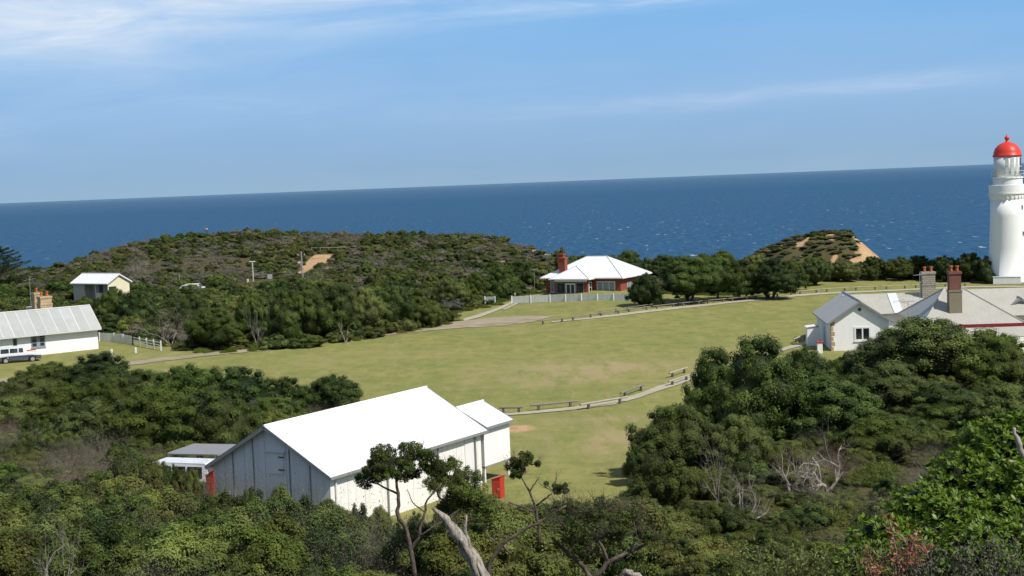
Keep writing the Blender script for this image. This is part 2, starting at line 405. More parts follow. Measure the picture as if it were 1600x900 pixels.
for u_, v_ in ((800, 481), (830, 481), (860, 481), (900, 481), (940, 481), (980, 482)):
    p_ = G(u_, v_, .1); KEEP.append((p_.x, p_.y-.5, 2.5))

# ------------------------------------------------------------ terrain mesh
def axis(segs):
    o = [segs[0][0]]
    for a, b, st in segs:
        n = max(1, round((b-a)/st)); o += [a+(b-a)*(i+1)/n for i in range(n)]
    return o
xs = axis([(-300, -90, 5), (-90, 90, 1.3), (90, 300, 5)]); ys = axis([(-30, 5, 3), (5, 245, 1.3), (245, 470, 3)])
def fbm(x, y, s, k=0): return mnoise.fractal(Vector((x*s, y*s, k)), 1.0, 2.0, 4)
V = []; dry = []; soil = []; sand = []
blobs = []     # worn patches (px u, px v, radius x, radius y, strength)
for u, v, ru, rv, st in [(905, 578, 9, 5, 1.0), (860, 592, 5, 3, .7), (960, 572, 6, 3, .6), (940, 690, 4.0, 3.2, 1.1), (985, 650, 5, 1.6, .7), (920, 655, 5, .9, .6), (1010, 675, 3, 1.5, .7),
                         (806, 669, 1.3, .9, -1.6), (540, 560, 10, 3, .35), (720, 505, 8, 4, .4), (1180, 560, 8, 5, .3), (230, 556, 5, 3, .5)]:
    p = G(u, v, .1); blobs.append((p.x, p.y, ru, rv*1.6, st))
hp = PY(1330, 372, 298)
for y in ys:
    for x in xs:
        z = terr(x, y); V.append((x, y, z))
        f = 1.0 if inpoly(x, y, FIELD) else 0.0
        d = 0.0; sd = 0.0
        for bx, by, rx, ry, st in blobs:
            q = math.exp(-((x-bx)/rx)**2-((y-by)/ry)**2)
            if st < 0: sd = max(sd, min(1, q*1.8))
            else: d += q*st
        dry.append(d); soil.append(1-f)
        if inpoly(x, y, TRACK): sd = 1
        if y > 255 and abs(x-66) < 40:      # headland: bare on the seaward right flank
            k = (x-(hp.x-1.0)-.9*(V[-1][2]-4))/3.0+2.2*fbm(x, y, .22, 5)
            if z > -8: sd = max(sd, max(0, min(1, k)))
            if fbm(x, y*.5, .22, 8) > .22 and x > 54: sd = max(sd, .8)
        if y > 250:
            pu = x/y
            if -.005 < pu < .045 and z > 0: sd = max(sd, min(.8, max(0, fbm(x, y*.6, .10, 2)*2.4+(pu-.008)*18)))
        sand.append(sd)
nx = len(xs); Fc = [(j*nx+i, j*nx+i+1, (j+1)*nx+i+1, (j+1)*nx+i) for j in range(len(ys)-1) for i in range(nx-1)]
me = bpy.data.meshes.new('ground'); me.from_pydata(V, [], Fc); me.shade_smooth()
for nm, arr in (('dry', dry), ('soil', soil), ('sand', sand)):
    at = me.attributes.new(nm, 'FLOAT', 'POINT'); at.data.foreach_set('value', arr)
t = NT('headland ground'); p = t.pos()
A = lambda k: t.n('ShaderNodeAttribute', None, attribute_name=k).outputs['Fac']
n1 = t.noise(.045, p, 5, .6); n2 = t.noise(.5, p, 5, .7); n3 = t.noise(4.5, p, 6, .8)
pm = t.n('ShaderNodeMapping', {'Vector': p, 'Scale': (.5, .12, 1), 'Rotation': (0, 0, .35)}).outputs[0]
n4 = t.noise(.6, pm, 5, .65)
grass = t.mix(t.mapr(n1, .35, .65, 0, 1), (.180, .208, .050), (.245, .235, .074))
grass = t.mix(t.mapr(n4, .42, .68, 0, .65), grass, (.285, .240, .098))
grass = t.mix(t.mapr(n2, .42, .62, 0, .6), grass, (.125, .160, .034))
grass = t.mix(t.mapr(t.noise(.13, p, 6, .75), .48, .60, 0, .5), grass, (.130, .172, .040))
grass = t.mix(t.mapr(t.noise(1.7, pm, 4, .8), .54, .64, 0, .5), grass, (.31, .26, .11))
grass = t.mix(t.mapr(n3, .42, .62, 0, .45), grass, (.29, .26, .12))
drym = t.math('MULTIPLY', A('dry'), t.mapr(t.math('ADD', t.math('MULTIPLY', t.noise(1.1, pm, 5, .7), .6), t.math('MULTIPLY', n2, .4)), .44, .56, 0, 1), clamp=True)
grass = t.mix(t.math('MULTIPLY', drym, .85, clamp=True), grass, (.33, .265, .14))
dirt = t.mix(n2, (.055, .050, .022), (.095, .085, .040))
sa = t.mix(t.mapr(n2, .3, .7, 0, 1), (.50, .34, .19), (.36, .23, .12))
sa = t.mix(t.mapr(t.noise(1.6, p, 5, .7), .52, .70, 0, .7), sa, (.16, .12, .07))
sa = t.mix(t.mapr(t.noise(.28, p, 4, .7), .55, .70, 0, .8), sa, (.09, .085, .04))
c = t.mix(t.math('ADD', A('soil'), t.math('MULTIPLY', t.math('SUBTRACT', n2, .5), .8), clamp=True), grass, dirt)
c = t.mix(t.mapr(t.math('ADD', A('sand'), t.math('MULTIPLY', t.math('SUBTRACT', n2, .5), .8)), .35, .6, 0, 1), c, sa)
t.surf(c, .95, t.math('ADD', n3, n2), .6, .06, spec=.1)
me.materials.append(t.m)
g = bpy.data.objects.new('ground', me); COL.objects.link(g); tag(g, kind='structure')

# sea
t = NT('wind blown sea'); p = t.pos(); sp = t.n('ShaderNodeSeparateXYZ', {'Vector': p})
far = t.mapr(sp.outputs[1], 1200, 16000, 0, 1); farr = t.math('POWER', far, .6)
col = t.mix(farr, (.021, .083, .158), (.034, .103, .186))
haze = t.mapr(sp.outputs[1], 9000, 60000, 0, 1); col = t.mix(t.math('POWER', haze, .75), col, (.165, .275, .375))  # both distance ramps paint horizon haze into the sea colour
m = t.n('ShaderNodeMapping', {'Vector': p, 'Scale': (.02, .008, 1), 'Rotation': (0, 0, .2)}).outputs[0]
nn = t.noise(1.0, m, 6, .7); col = t.mix(t.mapr(nn, .35, .65, 0, .55), col, (.028, .105, .19))
m = t.n('ShaderNodeMapping', {'Vector': p, 'Scale': (.11, .02, 1), 'Rotation': (0, 0, .1)}).outputs[0]
n5 = t.noise(1.0, m, 4, .7); col = t.mix(t.mapr(n5, .40, .60, 0, .85), col, (.009, .045, .115))
m = t.n('ShaderNodeMapping', {'Vector': p, 'Scale': (.075, .016, 1)}).outputs[0]
wc = t.noise(1.0, m, 3, .6)
m = t.n('ShaderNodeMapping', {'Vector': p, 'Scale': (.004, .0012, 1)}).outputs[0]
gate = t.noise(1.0, m, 3, .6)
thr = t.mapr(gate, .35, .65, .685, .635)
cap = t.math('MULTIPLY', t.math('SUBTRACT', wc, thr), 11, clamp=True)
cap = t.math('MULTIPLY', cap, t.mapr(sp.outputs[1], 1500, 9000, .8, .25))
col = t.mix(cap, col, (.80, .84, .86))
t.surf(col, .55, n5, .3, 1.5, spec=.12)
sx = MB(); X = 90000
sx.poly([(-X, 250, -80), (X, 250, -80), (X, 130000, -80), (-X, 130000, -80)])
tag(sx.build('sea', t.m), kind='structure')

# road and paths as sheets on the ground
def strip(name, upper, lower, mat, lift, z=.1, jit=.25, n=8):
    U = [G(u, v, z) for u, v in upper]; Lw = [G(u, v, z) for u, v in lower]; mb = MB(); rows = []
    for i in range(len(U)-1):
        for k in range(n):
            t = k/n; rows.append((U[i].lerp(U[i+1], t), Lw[i].lerp(Lw[i+1], t)))
    rows.append((U[-1], Lw[-1]))
    M = 4
    for a, b in rows:
        ja, jb = random.uniform(0, jit)/max(.1, (a-b).length), random.uniform(0, jit)/max(.1, (a-b).length)
        for k in range(M+1):
            q = a.lerp(b, ja+(1-ja-jb)*k/M); mb.v.append((q.x, q.y, terr(q.x, q.y)+lift))
    for i in range(len(rows)-1):
        for k in range(M): q = i*(M+1)+k; mb.f.append((q, q+1, q+M+2, q+M+1))
    return tag(mb.build(name, mat), kind='structure')
t = NT('gravel road'); p = t.pos(); n1 = t.noise(.35, p, 5, .7); n2 = t.noise(5, p, 4, .7)
m = t.n('ShaderNodeMapping', {'Vector': p, 'Scale': (.15, .5, 1), 'Rotation': (0, 0, .1)}).outputs[0]
c = t.mix(t.mapr(n1, .3, .7, 0, 1), (.30, .25, .175), (.42, .36, .26)); c = t.mix(t.mapr(t.noise(1, m, 4, .7), .5, .72, 0, .9), c, (.16, .15, .065))
c = t.mix(t.mapr(n2, .3, .7, 0, .4), c, (.14, .125, .10)); t.surf(c, .95, n2, .5, .03, spec=.1); gravel = t.m
strip('road', [(-90, 600), (0, 592), (60, 584), (215, 564), (300, 555), (420, 543), (520, 531), (620, 518), (700, 506), (760, 500), (820, 497), (864, 498)],
      [(-90, 609), (0, 601), (60, 591), (215, 571), (300, 561), (420, 549), (520, 537), (620, 525), (700, 516), (780, 512), (830, 507), (864, 500)], gravel, .05, jit=.9)
pth = [(780, 647, 4), (830, 643.5, 4), (900, 636.5, 5), (960, 628, 6), (1000, 617, 7), (1030, 606, 8), (1060, 597, 8), (1090, 586, 7), (1150, 566, 6), (1230, 545, 5), (1262, 536, 5)]
strip('footpath', [(u, v-w/2) for u, v, w in pth], [(u, v+w/2) for u, v, w in pth], concrete, .055, jit=.12)
pth = [(862, 506, 1.5), (905, 502.5, 2), (960, 497.5, 2.5), (1030, 490, 3), (1099, 482.5, 3), (1150, 476, 3), (1189, 471.5, 3), (1245, 465, 3), (1300, 461, 2.6), (1360, 458, 2.4), (1430, 453.5, 2.4), (1520, 448, 2.4), (1600, 446, 2.4)]
strip('footpath', [(u, v-w/2) for u, v, w in pth], [(u, v+w/2) for u, v, w in pth], concrete, .055, jit=.1)
strip('garden_path', [(722, 500), (745, 494), (770, 486), (800, 475), (830, 469)], [(727, 503), (753, 497), (780, 487), (806, 476), (838, 469)], concrete, .065, z=.2, jit=.1)
strip('garden_path', [(784, 486), (808, 476)], [(789, 487), (813, 476.5)], concrete, .075, z=.2, jit=.1)

# ------------------------------------------------------------ generic building bits
def window(parent, x, z, w_, h_, y=0.0, axis='x', side=-1, frame=white_paint, pane=glass, bars=(1, 0), ft=.07, name='window'):
    """frame on a wall facing -y (axis x) or +x (axis y, x = position along y, y = wall x)"""
    mf = MB(); mp = MB()
    def add(mb, a0, a1, z0, z1, d0, d1):
        if axis == 'x': mb.box(a0, a1, *(sorted((y+side*d0, y+side*d1))), z0, z1)
        else: mb.box(*(sorted((y+side*d0, y+side*d1))), a0, a1, z0, z1)
    add(mf, x, x+ft, z, z+h_, -.02, .05); add(mf, x+w_-ft, x+w_, z, z+h_, -.02, .05)
    add(mf, x+ft, x+w_-ft, z+h_-ft, z+h_, -.02, .048); add(mf, x+ft, x+w_-ft, z, z+ft, -.02, .048)
    for i in range(bars[0]):
        c = x+w_*(i+1)/(bars[0]+1); add(mf, c-ft*.4, c+ft*.4, z+ft, z+h_-ft, -.02, .044)
    for i in range(bars[1]):
        c = z+h_*(i+1)/(bars[1]+1); add(mf, x+ft, x+w_-ft, c-ft*.22, c+ft*.22, -.02, .040)
    fo = mf.build(name, frame, parent)
    add(mp, x+ft*.9, x+w_-ft*.9, z+ft*.9, z+h_-ft*.9, -.015, .018); mp.build('pane', pane, fo)
    ms = MB(); add(ms, x-.05, x+w_+.05, z-.08, z-.003, -.02, .10); ms.build('sill', frame, fo)
    return fo
def gable_walls(L_, W_, He, Hr, mat, parent, z0=-.3):
    mb = MB()   # x along ridge, y across
    P = [(0, 0, z0), (0, W_, z0), (0, W_, He), (0, W_/2, Hr), (0, 0, He)]
    Q = [(L_, y, z) for _, y, z in P]
    mb.v = P+Q; mb.f = [(4, 3, 2, 1, 0), (5, 6, 7, 8, 9), (0, 5, 9, 4), (1, 2, 7, 6), (4, 9, 8, 3), (3, 8, 7, 2), (0, 1, 6, 5)]
    return mb.build('wall', mat, parent)
def gable_roof(L_, W_, He, Hr, mat, parent, oe=.3, og=.25, x0=0, trim=grey_trim, th=.07, gut=True, lift=.04):
    sl_ = (Hr-He)/(W_/2); ez = He-oe*sl_+lift; rz = Hr+lift; a, b = x0-og, L_+og
    mb = MB()
    mb.slab([(a, -oe, ez), (b, -oe, ez), (b, W_/2, rz), (a, W_/2, rz)], th)
    mb.slab([(a, W_/2, rz), (b, W_/2, rz), (b, W_+oe, ez), (a, W_+oe, ez)], th)
    ro = mb.build('roof', mat, parent)
    m2 = MB(); m2.tube([(a-.01, W_/2, rz+.02), (b+.01, W_/2, rz+.02)], .07, 8); m2.build('ridge_cap', mat if trim is grey_trim else trim, ro)
    if gut:
        for yy in (-oe-.07, W_+oe-.04):
            m3 = MB(); m3.box(a-.02, b+.02, yy, yy+.11, ez-.14, ez-.01); m3.build('gutter', trim, ro)
    for xx in (a-.05, b):
        m4 = MB()
        m4.slab([(xx, -oe, ez+.03), (xx+.05, -oe, ez+.03), (xx+.05, W_/2, rz+.03), (xx, W_/2, rz+.03)], .18)
        m4.slab([(xx, W_/2, rz+.03), (xx+.05, W_/2, rz+.03), (xx+.05, W_+oe, ez+.03), (xx, W_+oe, ez+.03)], .18)
        m4.build('bargeboard', trim, ro)
    return ro
def chimney(parent, x, y, z0, z1, w_, d_, mat, cap, pots=2, base=None, bz=None, name='chimney'):
    mb = MB(); mb.box(x-w_/2, x+w_/2, y-d_/2, y+d_/2, (bz if base else z0), z1)
    c = mb.build(name, mat, parent)
    if base: MB().box(x-w_/2-.05, x+w_/2+.05, y-d_/2-.05, y+d_/2+.05, z0, bz).box(x-w_/2-.09, x+w_/2+.09, y-d_/2-.09, y+d_/2+.09, bz-.10, bz+.08).build('chimney_base', base, c)
    MB().box(x-w_/2-.07, x+w_/2+.07, y-d_/2-.07, y+d_/2+.07, z1-.16, z1+.06).build('chimney_cap', cap, c)
    for i in range(pots):
        px = x+(i-(pots-1)/2)*w_*.52
        MB().lathe([(.13, z1+.05), (.15, z1+.1), (.12, z1+.2), (.115, z1+.42), (.17, z1+.5), (.17, z1+.56), (.10, z1+.57)], 14, px, y).build('chimney_pot', terracotta, c, True)
    return c
def antenna(name, loc, h, label):
    e_ = empty(name, loc, .4, label, 'antenna')
    MB().tube([(0, 0, 0), (0, 0, h)], .025, 6).build('mast', metal_grey, e_)
    m = MB(); m.tube([(-.7, 0, h*.93), (.7, 0, h*.97)], .018, 5)
    for i in range(6): m.tube([(-.6+i*.24, -.35, h*.94), (-.6+i*.24, .35, h*.94)], .012, 4)
    m.build('aerial', metal_grey, e_)

# ------------------------------------------------------------ the big white shed
A0 = G(515, 740, 3.45); gz = .25; th_s = math.atan2(.848, .53)
sh = empty('storage_shed', (A0.x, A0.y, gz), th_s, 'large white gabled shed with bright metal roof standing in the foreground scrub', 'shed')
Hh = 3.45-gz; LW, WW = 13.6, 7.7
gable_walls(LW, WW, Hh, Hh+2.15, shed_cladding, sh)
ro = gable_roof(LW, WW, Hh, Hh+2.15, roof_white, sh, oe=.28, og=.3)
m = MB(); m.box(-.06, -.003, 2.9, 3.9, Hh-.25, Hh+.85); d = m.build('loft_door', shed_cladding, sh)
MB().box(-.16, -.06, 2.75, 4.05, Hh+.86, Hh+.95).build('door_hood', white_paint, d)
for zz_ in (Hh+.6, Hh-.05): MB().box(-.10, -.062, 2.85, 3.2, zz_, zz_+.06).build('hinge', dark_wood, d)
for xx in (.35, 4.6, 9.2, 12.9): MB().tube([(xx, -.09, -.2), (xx, -.09, Hh-.15)], .045, 8).build('downpipe', grey_trim if xx > 1 else white_paint, sh)
MB().box(11.9, 12.75, -.045, -.003, -.2, Hh-.2).build('wall_panel', white_paint, sh)
for yy in (1.2, 2.5, 4.9, 6.3): MB().box(-.03, -.002, yy, yy+.07, -.2, min(Hh+.55*min(yy, WW-yy)-.1, Hh+1.7)).build('cover_strip', grey_trim, sh)
# annex
ann = empty('raised_annex', (A0.x+.53*LW, A0.y+.848*LW, gz), th_s, 'small white raised annex on posts at the far end of the big shed', 'outbuilding')
aw, al = 3.7, 3.1
m = MB(); x0 = .33
P = [(x0, 0, .95), (x0, aw, .95), (x0, aw, 3.3), (x0, aw/2, 4.2), (x0, 0, 3.3)]; Q = [(al, y, z) for _, y, z in P]
m.v = P+Q; m.f = [(4, 3, 2, 1, 0), (5, 6, 7, 8, 9), (0, 5, 9, 4), (1, 2, 7, 6), (4, 9, 8, 3), (3, 8, 7, 2), (0, 1, 6, 5)]
m.build('wall', white_wall, ann)
gable_roof(al, aw, 3.3, 4.2, roof_white, ann, oe=.2, og=.12, x0=x0+.14)
MB().box(x0, al, 0, aw, .85, .945).build('floor', grey_trim, ann)
for xx in (x0+.12, al-.12):
    for yy in (.12, aw-.12): MB().box(xx-.06, xx+.06, yy-.06, yy+.06, -.4, .848).build('post', white_paint, ann)
# carport beside the shed with a flat dark roof
cp = PY(322, 716, 87)
ce_ = empty('carport', (cp.x, cp.y, .2), th_s-1.45, 'flat dark grey carport roof behind the left gable of the big shed', 'carport')
MB().slab([(-1.9, -1.4, 1.95), (1.9, -1.4, 2.05), (1.9, 1.4, 2.15), (-1.9, 1.4, 2.05)], .08).build('roof', grey_trim, ce_)
for xx in (-1.7, 1.7):
    for yy in (-1.45, 1.45): MB().box(xx-.05, xx+.05, yy-.05, yy+.05, -.4, 2.0).build('post', dark_wood, ce_)

# ------------------------------------------------------------ vehicles
def car(name, loc, rz, label, body, lower, L_=4.6, W_=1.8, Ht=1.75, kind='suv', group=None, hatch=False, cat='car'):
    e_ = empty(name, loc, rz, label, cat, group); h = Ht; y0, y1 = -W_/2, W_/2
    if kind == 'suv': roof = [(.12, h*.60), (.25, h*.93), (.45, h), (2.7*L_/4.6, h), (3.35*L_/4.6, h*.62)]; hood = [(4.35*L_/4.6, h*.55), (L_, h*.48)]
    elif kind == 'van': roof = [(.05, h*.55), (.12, h*.95), (.3, h), (3.5*L_/4.6, h), (4.1*L_/4.6, h*.62)]; hood = [(4.5*L_/4.6, h*.5), (L_, h*.42)]
    else: roof = [(.7, h*.62), (1.2, h*.97), (1.5, h), (2.6, h), (3.3, h*.62)]; hood = [(4.2*L_/4.6, h*.56), (L_, h*.46)]
    wb = [(.95*L_/4.6, .36), (3.7*L_/4.6, .36)]
    # lower body with wheel arches
    arch = []
    for cx, cz in wb:
        arch += [(cx+.44*math.cos(a), cz+.44*math.sin(a)) for a in [math.pi-i*math.pi/8 for i in range(9)]]
    low = [(0, .32)]+arch+[(L_, .32), (L_, h*.40), (0, h*.42)]
    MB().prism(low, y0, y1).build('sill_panel', lower, e_, bevel=.03)
    MB().prism([(0, h*.42+.003), (L_, h*.40+.003)]+hood[::-1]+[(roof[-1][0], roof[-1][1]), (roof[0][0]-.05, roof[0][1])], y0+.02, y1-.02).build('body', body, e_, bevel=.05)
    # glasshouse with tapered sides
    mb = MB(); k = len(roof); yi = .16
    mb.v = [(x, y0+.03+(yi if z > h*.8 else 0), z+.004) for x, z in roof]+[(x, y1-.03-(yi if z > h*.8 else 0), z+.004) for x, z in roof]
    mb.f = [tuple(range(k)), tuple(range(2*k-1, k-1, -1))]+[(i, k+i, k+(i+1) % k, (i+1) % k) for i in range(k)]
    cab = mb.build('cabin', body, e_)
    wa = 3.2*L_/4.6 if kind == 'suv' else roof[-1][0]-.1
    for sgn, yy in ((-1, y0+.03), (1, y1-.03)):
        cuts = [roof[0][0]+.28, 1.35*L_/4.6, 2.25*L_/4.6, wa-.42] if kind != 'sedan' else [1.1, 1.85, 2.6, 3.0]
        for i in range(3):
            a, b = cuts[i]+.05, cuts[i+1]-.03; zt = h*.92; zb = h*.65
            tp = -.13*(1 if sgn < 0 else -1)
            yb = yy+sgn*.006; yt = yy-sgn*.115
            b2 = b if i < 2 else b+.05
            MB().slab([(a, yb-sgn*.02, zb), (b2, yb-sgn*.02, zb), (b, yt+sgn*.0, zt), (a+.04, yt+sgn*.0, zt)], -.0001).build('side_window', glass, cab)
    c0, c1 = roof[-1], roof[-2]
    pts = [(c0[0]-.03+.02, y0+.15, c0[1]+.05), (c0[0]-.01, y1-.15, c0[1]+.05), (c1[0]+.08, y1-.28, c1[1]-.03), (c1[0]+.08, y0+.28, c1[1]-.03)]
    MB().slab([Vector(p_)+Vector((.02, 0, .02)) for p_ in pts], .01).build('windscreen', glass, cab)
    for cx, cz in wb:
        for sgn in (-1, 1):
            yc = sgn*(W_/2-.11)
            def disc(r_, hw): 
                m_ = MB(); m_.tube([(cx, yc-hw, cz), (cx, yc+hw, cz)], r_, 20); return m_
            wh = disc(.35, .11).build('wheel', rubber, e_)
            disc(.20, .125).build('rim', metal_grey, wh)
    for sgn in (-1, 1): MB().box(L_-.03, L_+.02, sgn*.62-.16, sgn*.62+.16, h*.40, h*.47).build('headlight', metal_grey, e_, bevel=.01)
    for sgn in (-1, 1): MB().box(-.03, .02, sgn*.74-.08, sgn*.74+.08, h*.45, h*.58).build('tail_light', red_paint, e_)
    if hatch:
        MB().slab([(-.05, y0+.08, h+.03), (-.05, y1-.08, h+.03), (-1.15, y1-.12, h+.34), (-1.15, y0+.12, h+.34)], .07).build('tailgate', body, e_)
    return e_
def carpaint(name, c):
    t = NT(name); n = t.noise(2, t.obj(), 3)
    t.surf(t.mix(t.mapr(n, .3, .7, 0, .15), c, tuple(k*.6 for k in c)), .3, spec=.5); return t.m
cp_white = carpaint('white car paint', (.72, .73, .74)); cp_dark = carpaint('slate cladding', (.07, .085, .12)); cp_navy = carpaint('navy car paint', (.02, .03, .07))
cp_silver = carpaint('silver car paint', (.42, .43, .44))
q = G(1, 569, .1)
car('parked_car', (q.x-.5, q.y, .1), R(24), 'white four wheel drive with slate lower panels parked before the left cottage', cp_white, cp_dark)
q = PY(338, 740, 80.3)
car('parked_van', (q.x, 80.3, .40), R(160), 'white van with lifted tailgate half hidden in scrub beside the big shed', cp_white, cp_white, 4.7, 1.8, 2.3, 'van', hatch=True, cat='van')
for (u, v, mat, lab, rz, kd) in [(236, 456, cp_navy, 'dark blue car, leftmost of the cars parked beyond the scrub', 12, 'sedan'),
                                 (288, 456, cp_silver, 'silver car in the middle of the far car park row', 5, 'sedan'),
                                 (303, 453.5, cp_white, 'white car at the right end of the far car park row', -8, 'suv')]:
    q = hillpt(u, v); 
    car('parked_car', (q.x-2, q.y+2, q.z-.55), R(rz), lab, mat, mat, 4.3, 1.7, 1.5, kd, 'cars in the far car park')
    KEEP.append((q.x, q.y+2, 2.6))

# ------------------------------------------------------------ red cabinets
def red_cabinet(u, D, label, z, s=1.0):
    p = PY(u, 700, D); e_ = empty('red_cabinet', (p.x, D, z), R(-25), label, 'cabinet', None)
    MB().prism([(-.26, 0), (.26, 0), (.26, 1.18*s), (-.26, 1.02*s)], -.28, .28).build('box', red_paint, e_, bevel=.02)
    MB().slab([(-.3, -.32, 1.03*s), (.3, -.32, 1.22*s), (.3, .32, 1.22*s), (-.3, .32, 1.03*s)], .04).build('lid', red_paint, e_)
    MB().box(-.2, .2, -.30, -.282, .15, .95*s).build('door', red_paint, e_, bevel=.005)
    MB().box(.12, .16, -.33, -.301, .5, .62).build('handle', metal_grey, e_)
red_cabinet(776, 79.5, 'red steel cabinet standing at the grass edge right of the big shed', .2, 1.05)
red_cabinet(330, 79.0, 'tall red steel cabinet behind twigs beside the white van', .35, 1.8)

# ------------------------------------------------------------ red brick house
BO = G(854, 466, .3); thb = -R(29.5)
bh = empty('brick_house', (BO.x, BO.y, .2), thb, 'red brick house with white hipped roof behind the pale paling fence', 'house')
Lh, Wh, He = 12.0, 9.0, 3.05
MB().box(0, Lh, 0, Wh, -.4, He).build('wall', brick_red, bh)
bx0, bx1, bd = 2.3, 7.6, 1.7
MB().box(bx0, bx1, -bd, -.003, -.4, He-.02).build('porch_wall', brick_red, bh)
def hip(mb, x0, x1, y0, y1, ze, zr, rx0, rx1, ry, th=.09):
    A_, B_, C_, D_ = (x0, y0, ze), (x1, y0, ze), (x1, y1, ze), (x0, y1, ze); E_, F_ = (rx0, ry, zr), (rx1, ry, zr)
    n = len(mb.v); mb.v += [A_, B_, C_, D_, E_, F_]+[(p_[0], p_[1], p_[2]-th) for p_ in (A_, B_, C_, D_)]
    mb.f += [tuple(n+i for i in q_) for q_ in ((0, 1, 5, 4), (1, 2, 5), (2, 3, 4, 5), (3, 0, 4), (0, 6, 7, 1), (1, 7, 8, 2), (2, 8, 9, 3), (3, 9, 6, 0), (9, 8, 7, 6))]
    return [(A_, E_), (B_, F_), (C_, F_), (D_, E_), (E_, F_)]
m = MB(); o_ = .55
l1 = hip(m, -o_, Lh+o_, -o_, Wh+o_, He+.1, 5.9, 4.6, Lh-4.2, Wh/2)
ro = m.build('roof', roof_white, bh)
m = MB()
n = 0; ze = He+.06
fr = [(bx0-o_, -bd-o_, ze), (bx1+o_*.9, -bd-o_, ze)]; apx = ((bx0+bx1)/2-.2, .55, 4.75); bk = ((bx0+bx1)/2-.2, 2.75, 4.75)
Lb, Rb = (bx0-o_, -.3, ze), (bx1+o_*.9, -.3, ze)
m.v = [fr[0], fr[1], apx, bk, Lb, Rb]+[(p_[0], p_[1], p_[2]-.09) for p_ in (fr[0], fr[1], Lb, Rb)]
m.f = [(0, 1, 2), (1, 5, 3, 2), (0, 2, 3, 4), (0, 6, 7, 1), (1, 7, 9, 5), (4, 8, 6, 0), (6, 8, 9, 7)]
pr = m.build('porch_roof', roof_whitey, bh)
m = MB()
for a, b in l1: m.tube([Vector(a)+Vector((0, 0, .02)), Vector(b)+Vector((0, 0, .02))], .055, 6)
m.build('hip_capping', painted('pale grey capping', (.45, .46, .48), .1, .5), ro)
m = MB()
for a, b in ((fr[0], apx), (fr[1], apx), (apx, bk)): m.tube([Vector(a)+Vector((0, 0, .02)), Vector(b)+Vector((0, 0, .02))], .05, 6)
m.build('hip_capping', bpy.data.materials['pale grey capping'], pr)
zt = He+.09
m = MB(); m.box(-o_-.1, Lh+o_+.1, Wh+o_+.003, Wh+o_+.12, zt-.16, zt-.01).box(-o_-.12, -o_-.003, -o_, Wh+o_, zt-.16, zt-.01).box(Lh+o_+.003, Lh+o_+.12, -o_, Wh+o_, zt-.16, zt-.01)
m.box(-o_-.12, bx0-o_-.02, -o_-.12, -o_-.003, zt-.16, zt-.01).box(bx1+o_, Lh+o_+.12, -o_-.12, -o_-.003, zt-.16, zt-.01)
m.build('gutter', white_paint, bh)
m = MB(); m.box(bx0-o_-.1, bx1+o_, -bd-o_-.12, -bd-o_-.003, zt-.2, zt-.05).box(bx1+o_*.9+.003, bx1+o_*.9+.11, -bd-o_, -o_-.13, zt-.2, zt-.05); m.build('gutter', white_paint, bh)
MB().box(bx0+.05, bx1-.05, -bd-.06, -bd-.003, He-.42, He-.08).build('lintel', white_paint, bh)
window(bh, .75, 1.0, 1.05, 1.55, 0, frame=white_paint, pane=curtain, bars=(1, 0))
window(bh, bx0+.35, .95, 1.35, 1.55, -bd, pane=glass, bars=(0, 0), frame=grey_trim)
window(bh, bx0+3.45, .95, 1.25, 1.55, -bd, pane=glass, bars=(0, 0), frame=grey_trim)
d = window(bh, bx0+1.8, .05, 1.55, 2.35, -bd, bars=(1, 0), ft=.16, name='french_door')
window(bh, -bd+.35, 1.0, .95, 1.55, bx1, axis='y', side=1, bars=(0, 1), ft=.12)
window(bh, bx1+.65, 1.0, 2.9, 1.55, 0, pane=curtain, bars=(2, 0), ft=.1)
window(bh, 2.2, 1.0, 1.8, 1.3, Lh, axis='y', side=1, pane=curtain)
for xx, yy in ((.0, 0),): pass
chimney(bh, 2.55, .75, 3.3, 5.95, .95, .85, brick_red, brick_red, 0)
chimney(bh, .95, 3.4, 3.6, 6.35, .9, .8, brick_red, brick_red, 0)
q = Vector((-.9, 5, 0)); 
antenna('tv_antenna', PY(835, 440, 219)-Vector((0, 0, 1.6)), 3.6, 'thin television antenna left of the red brick house roof')

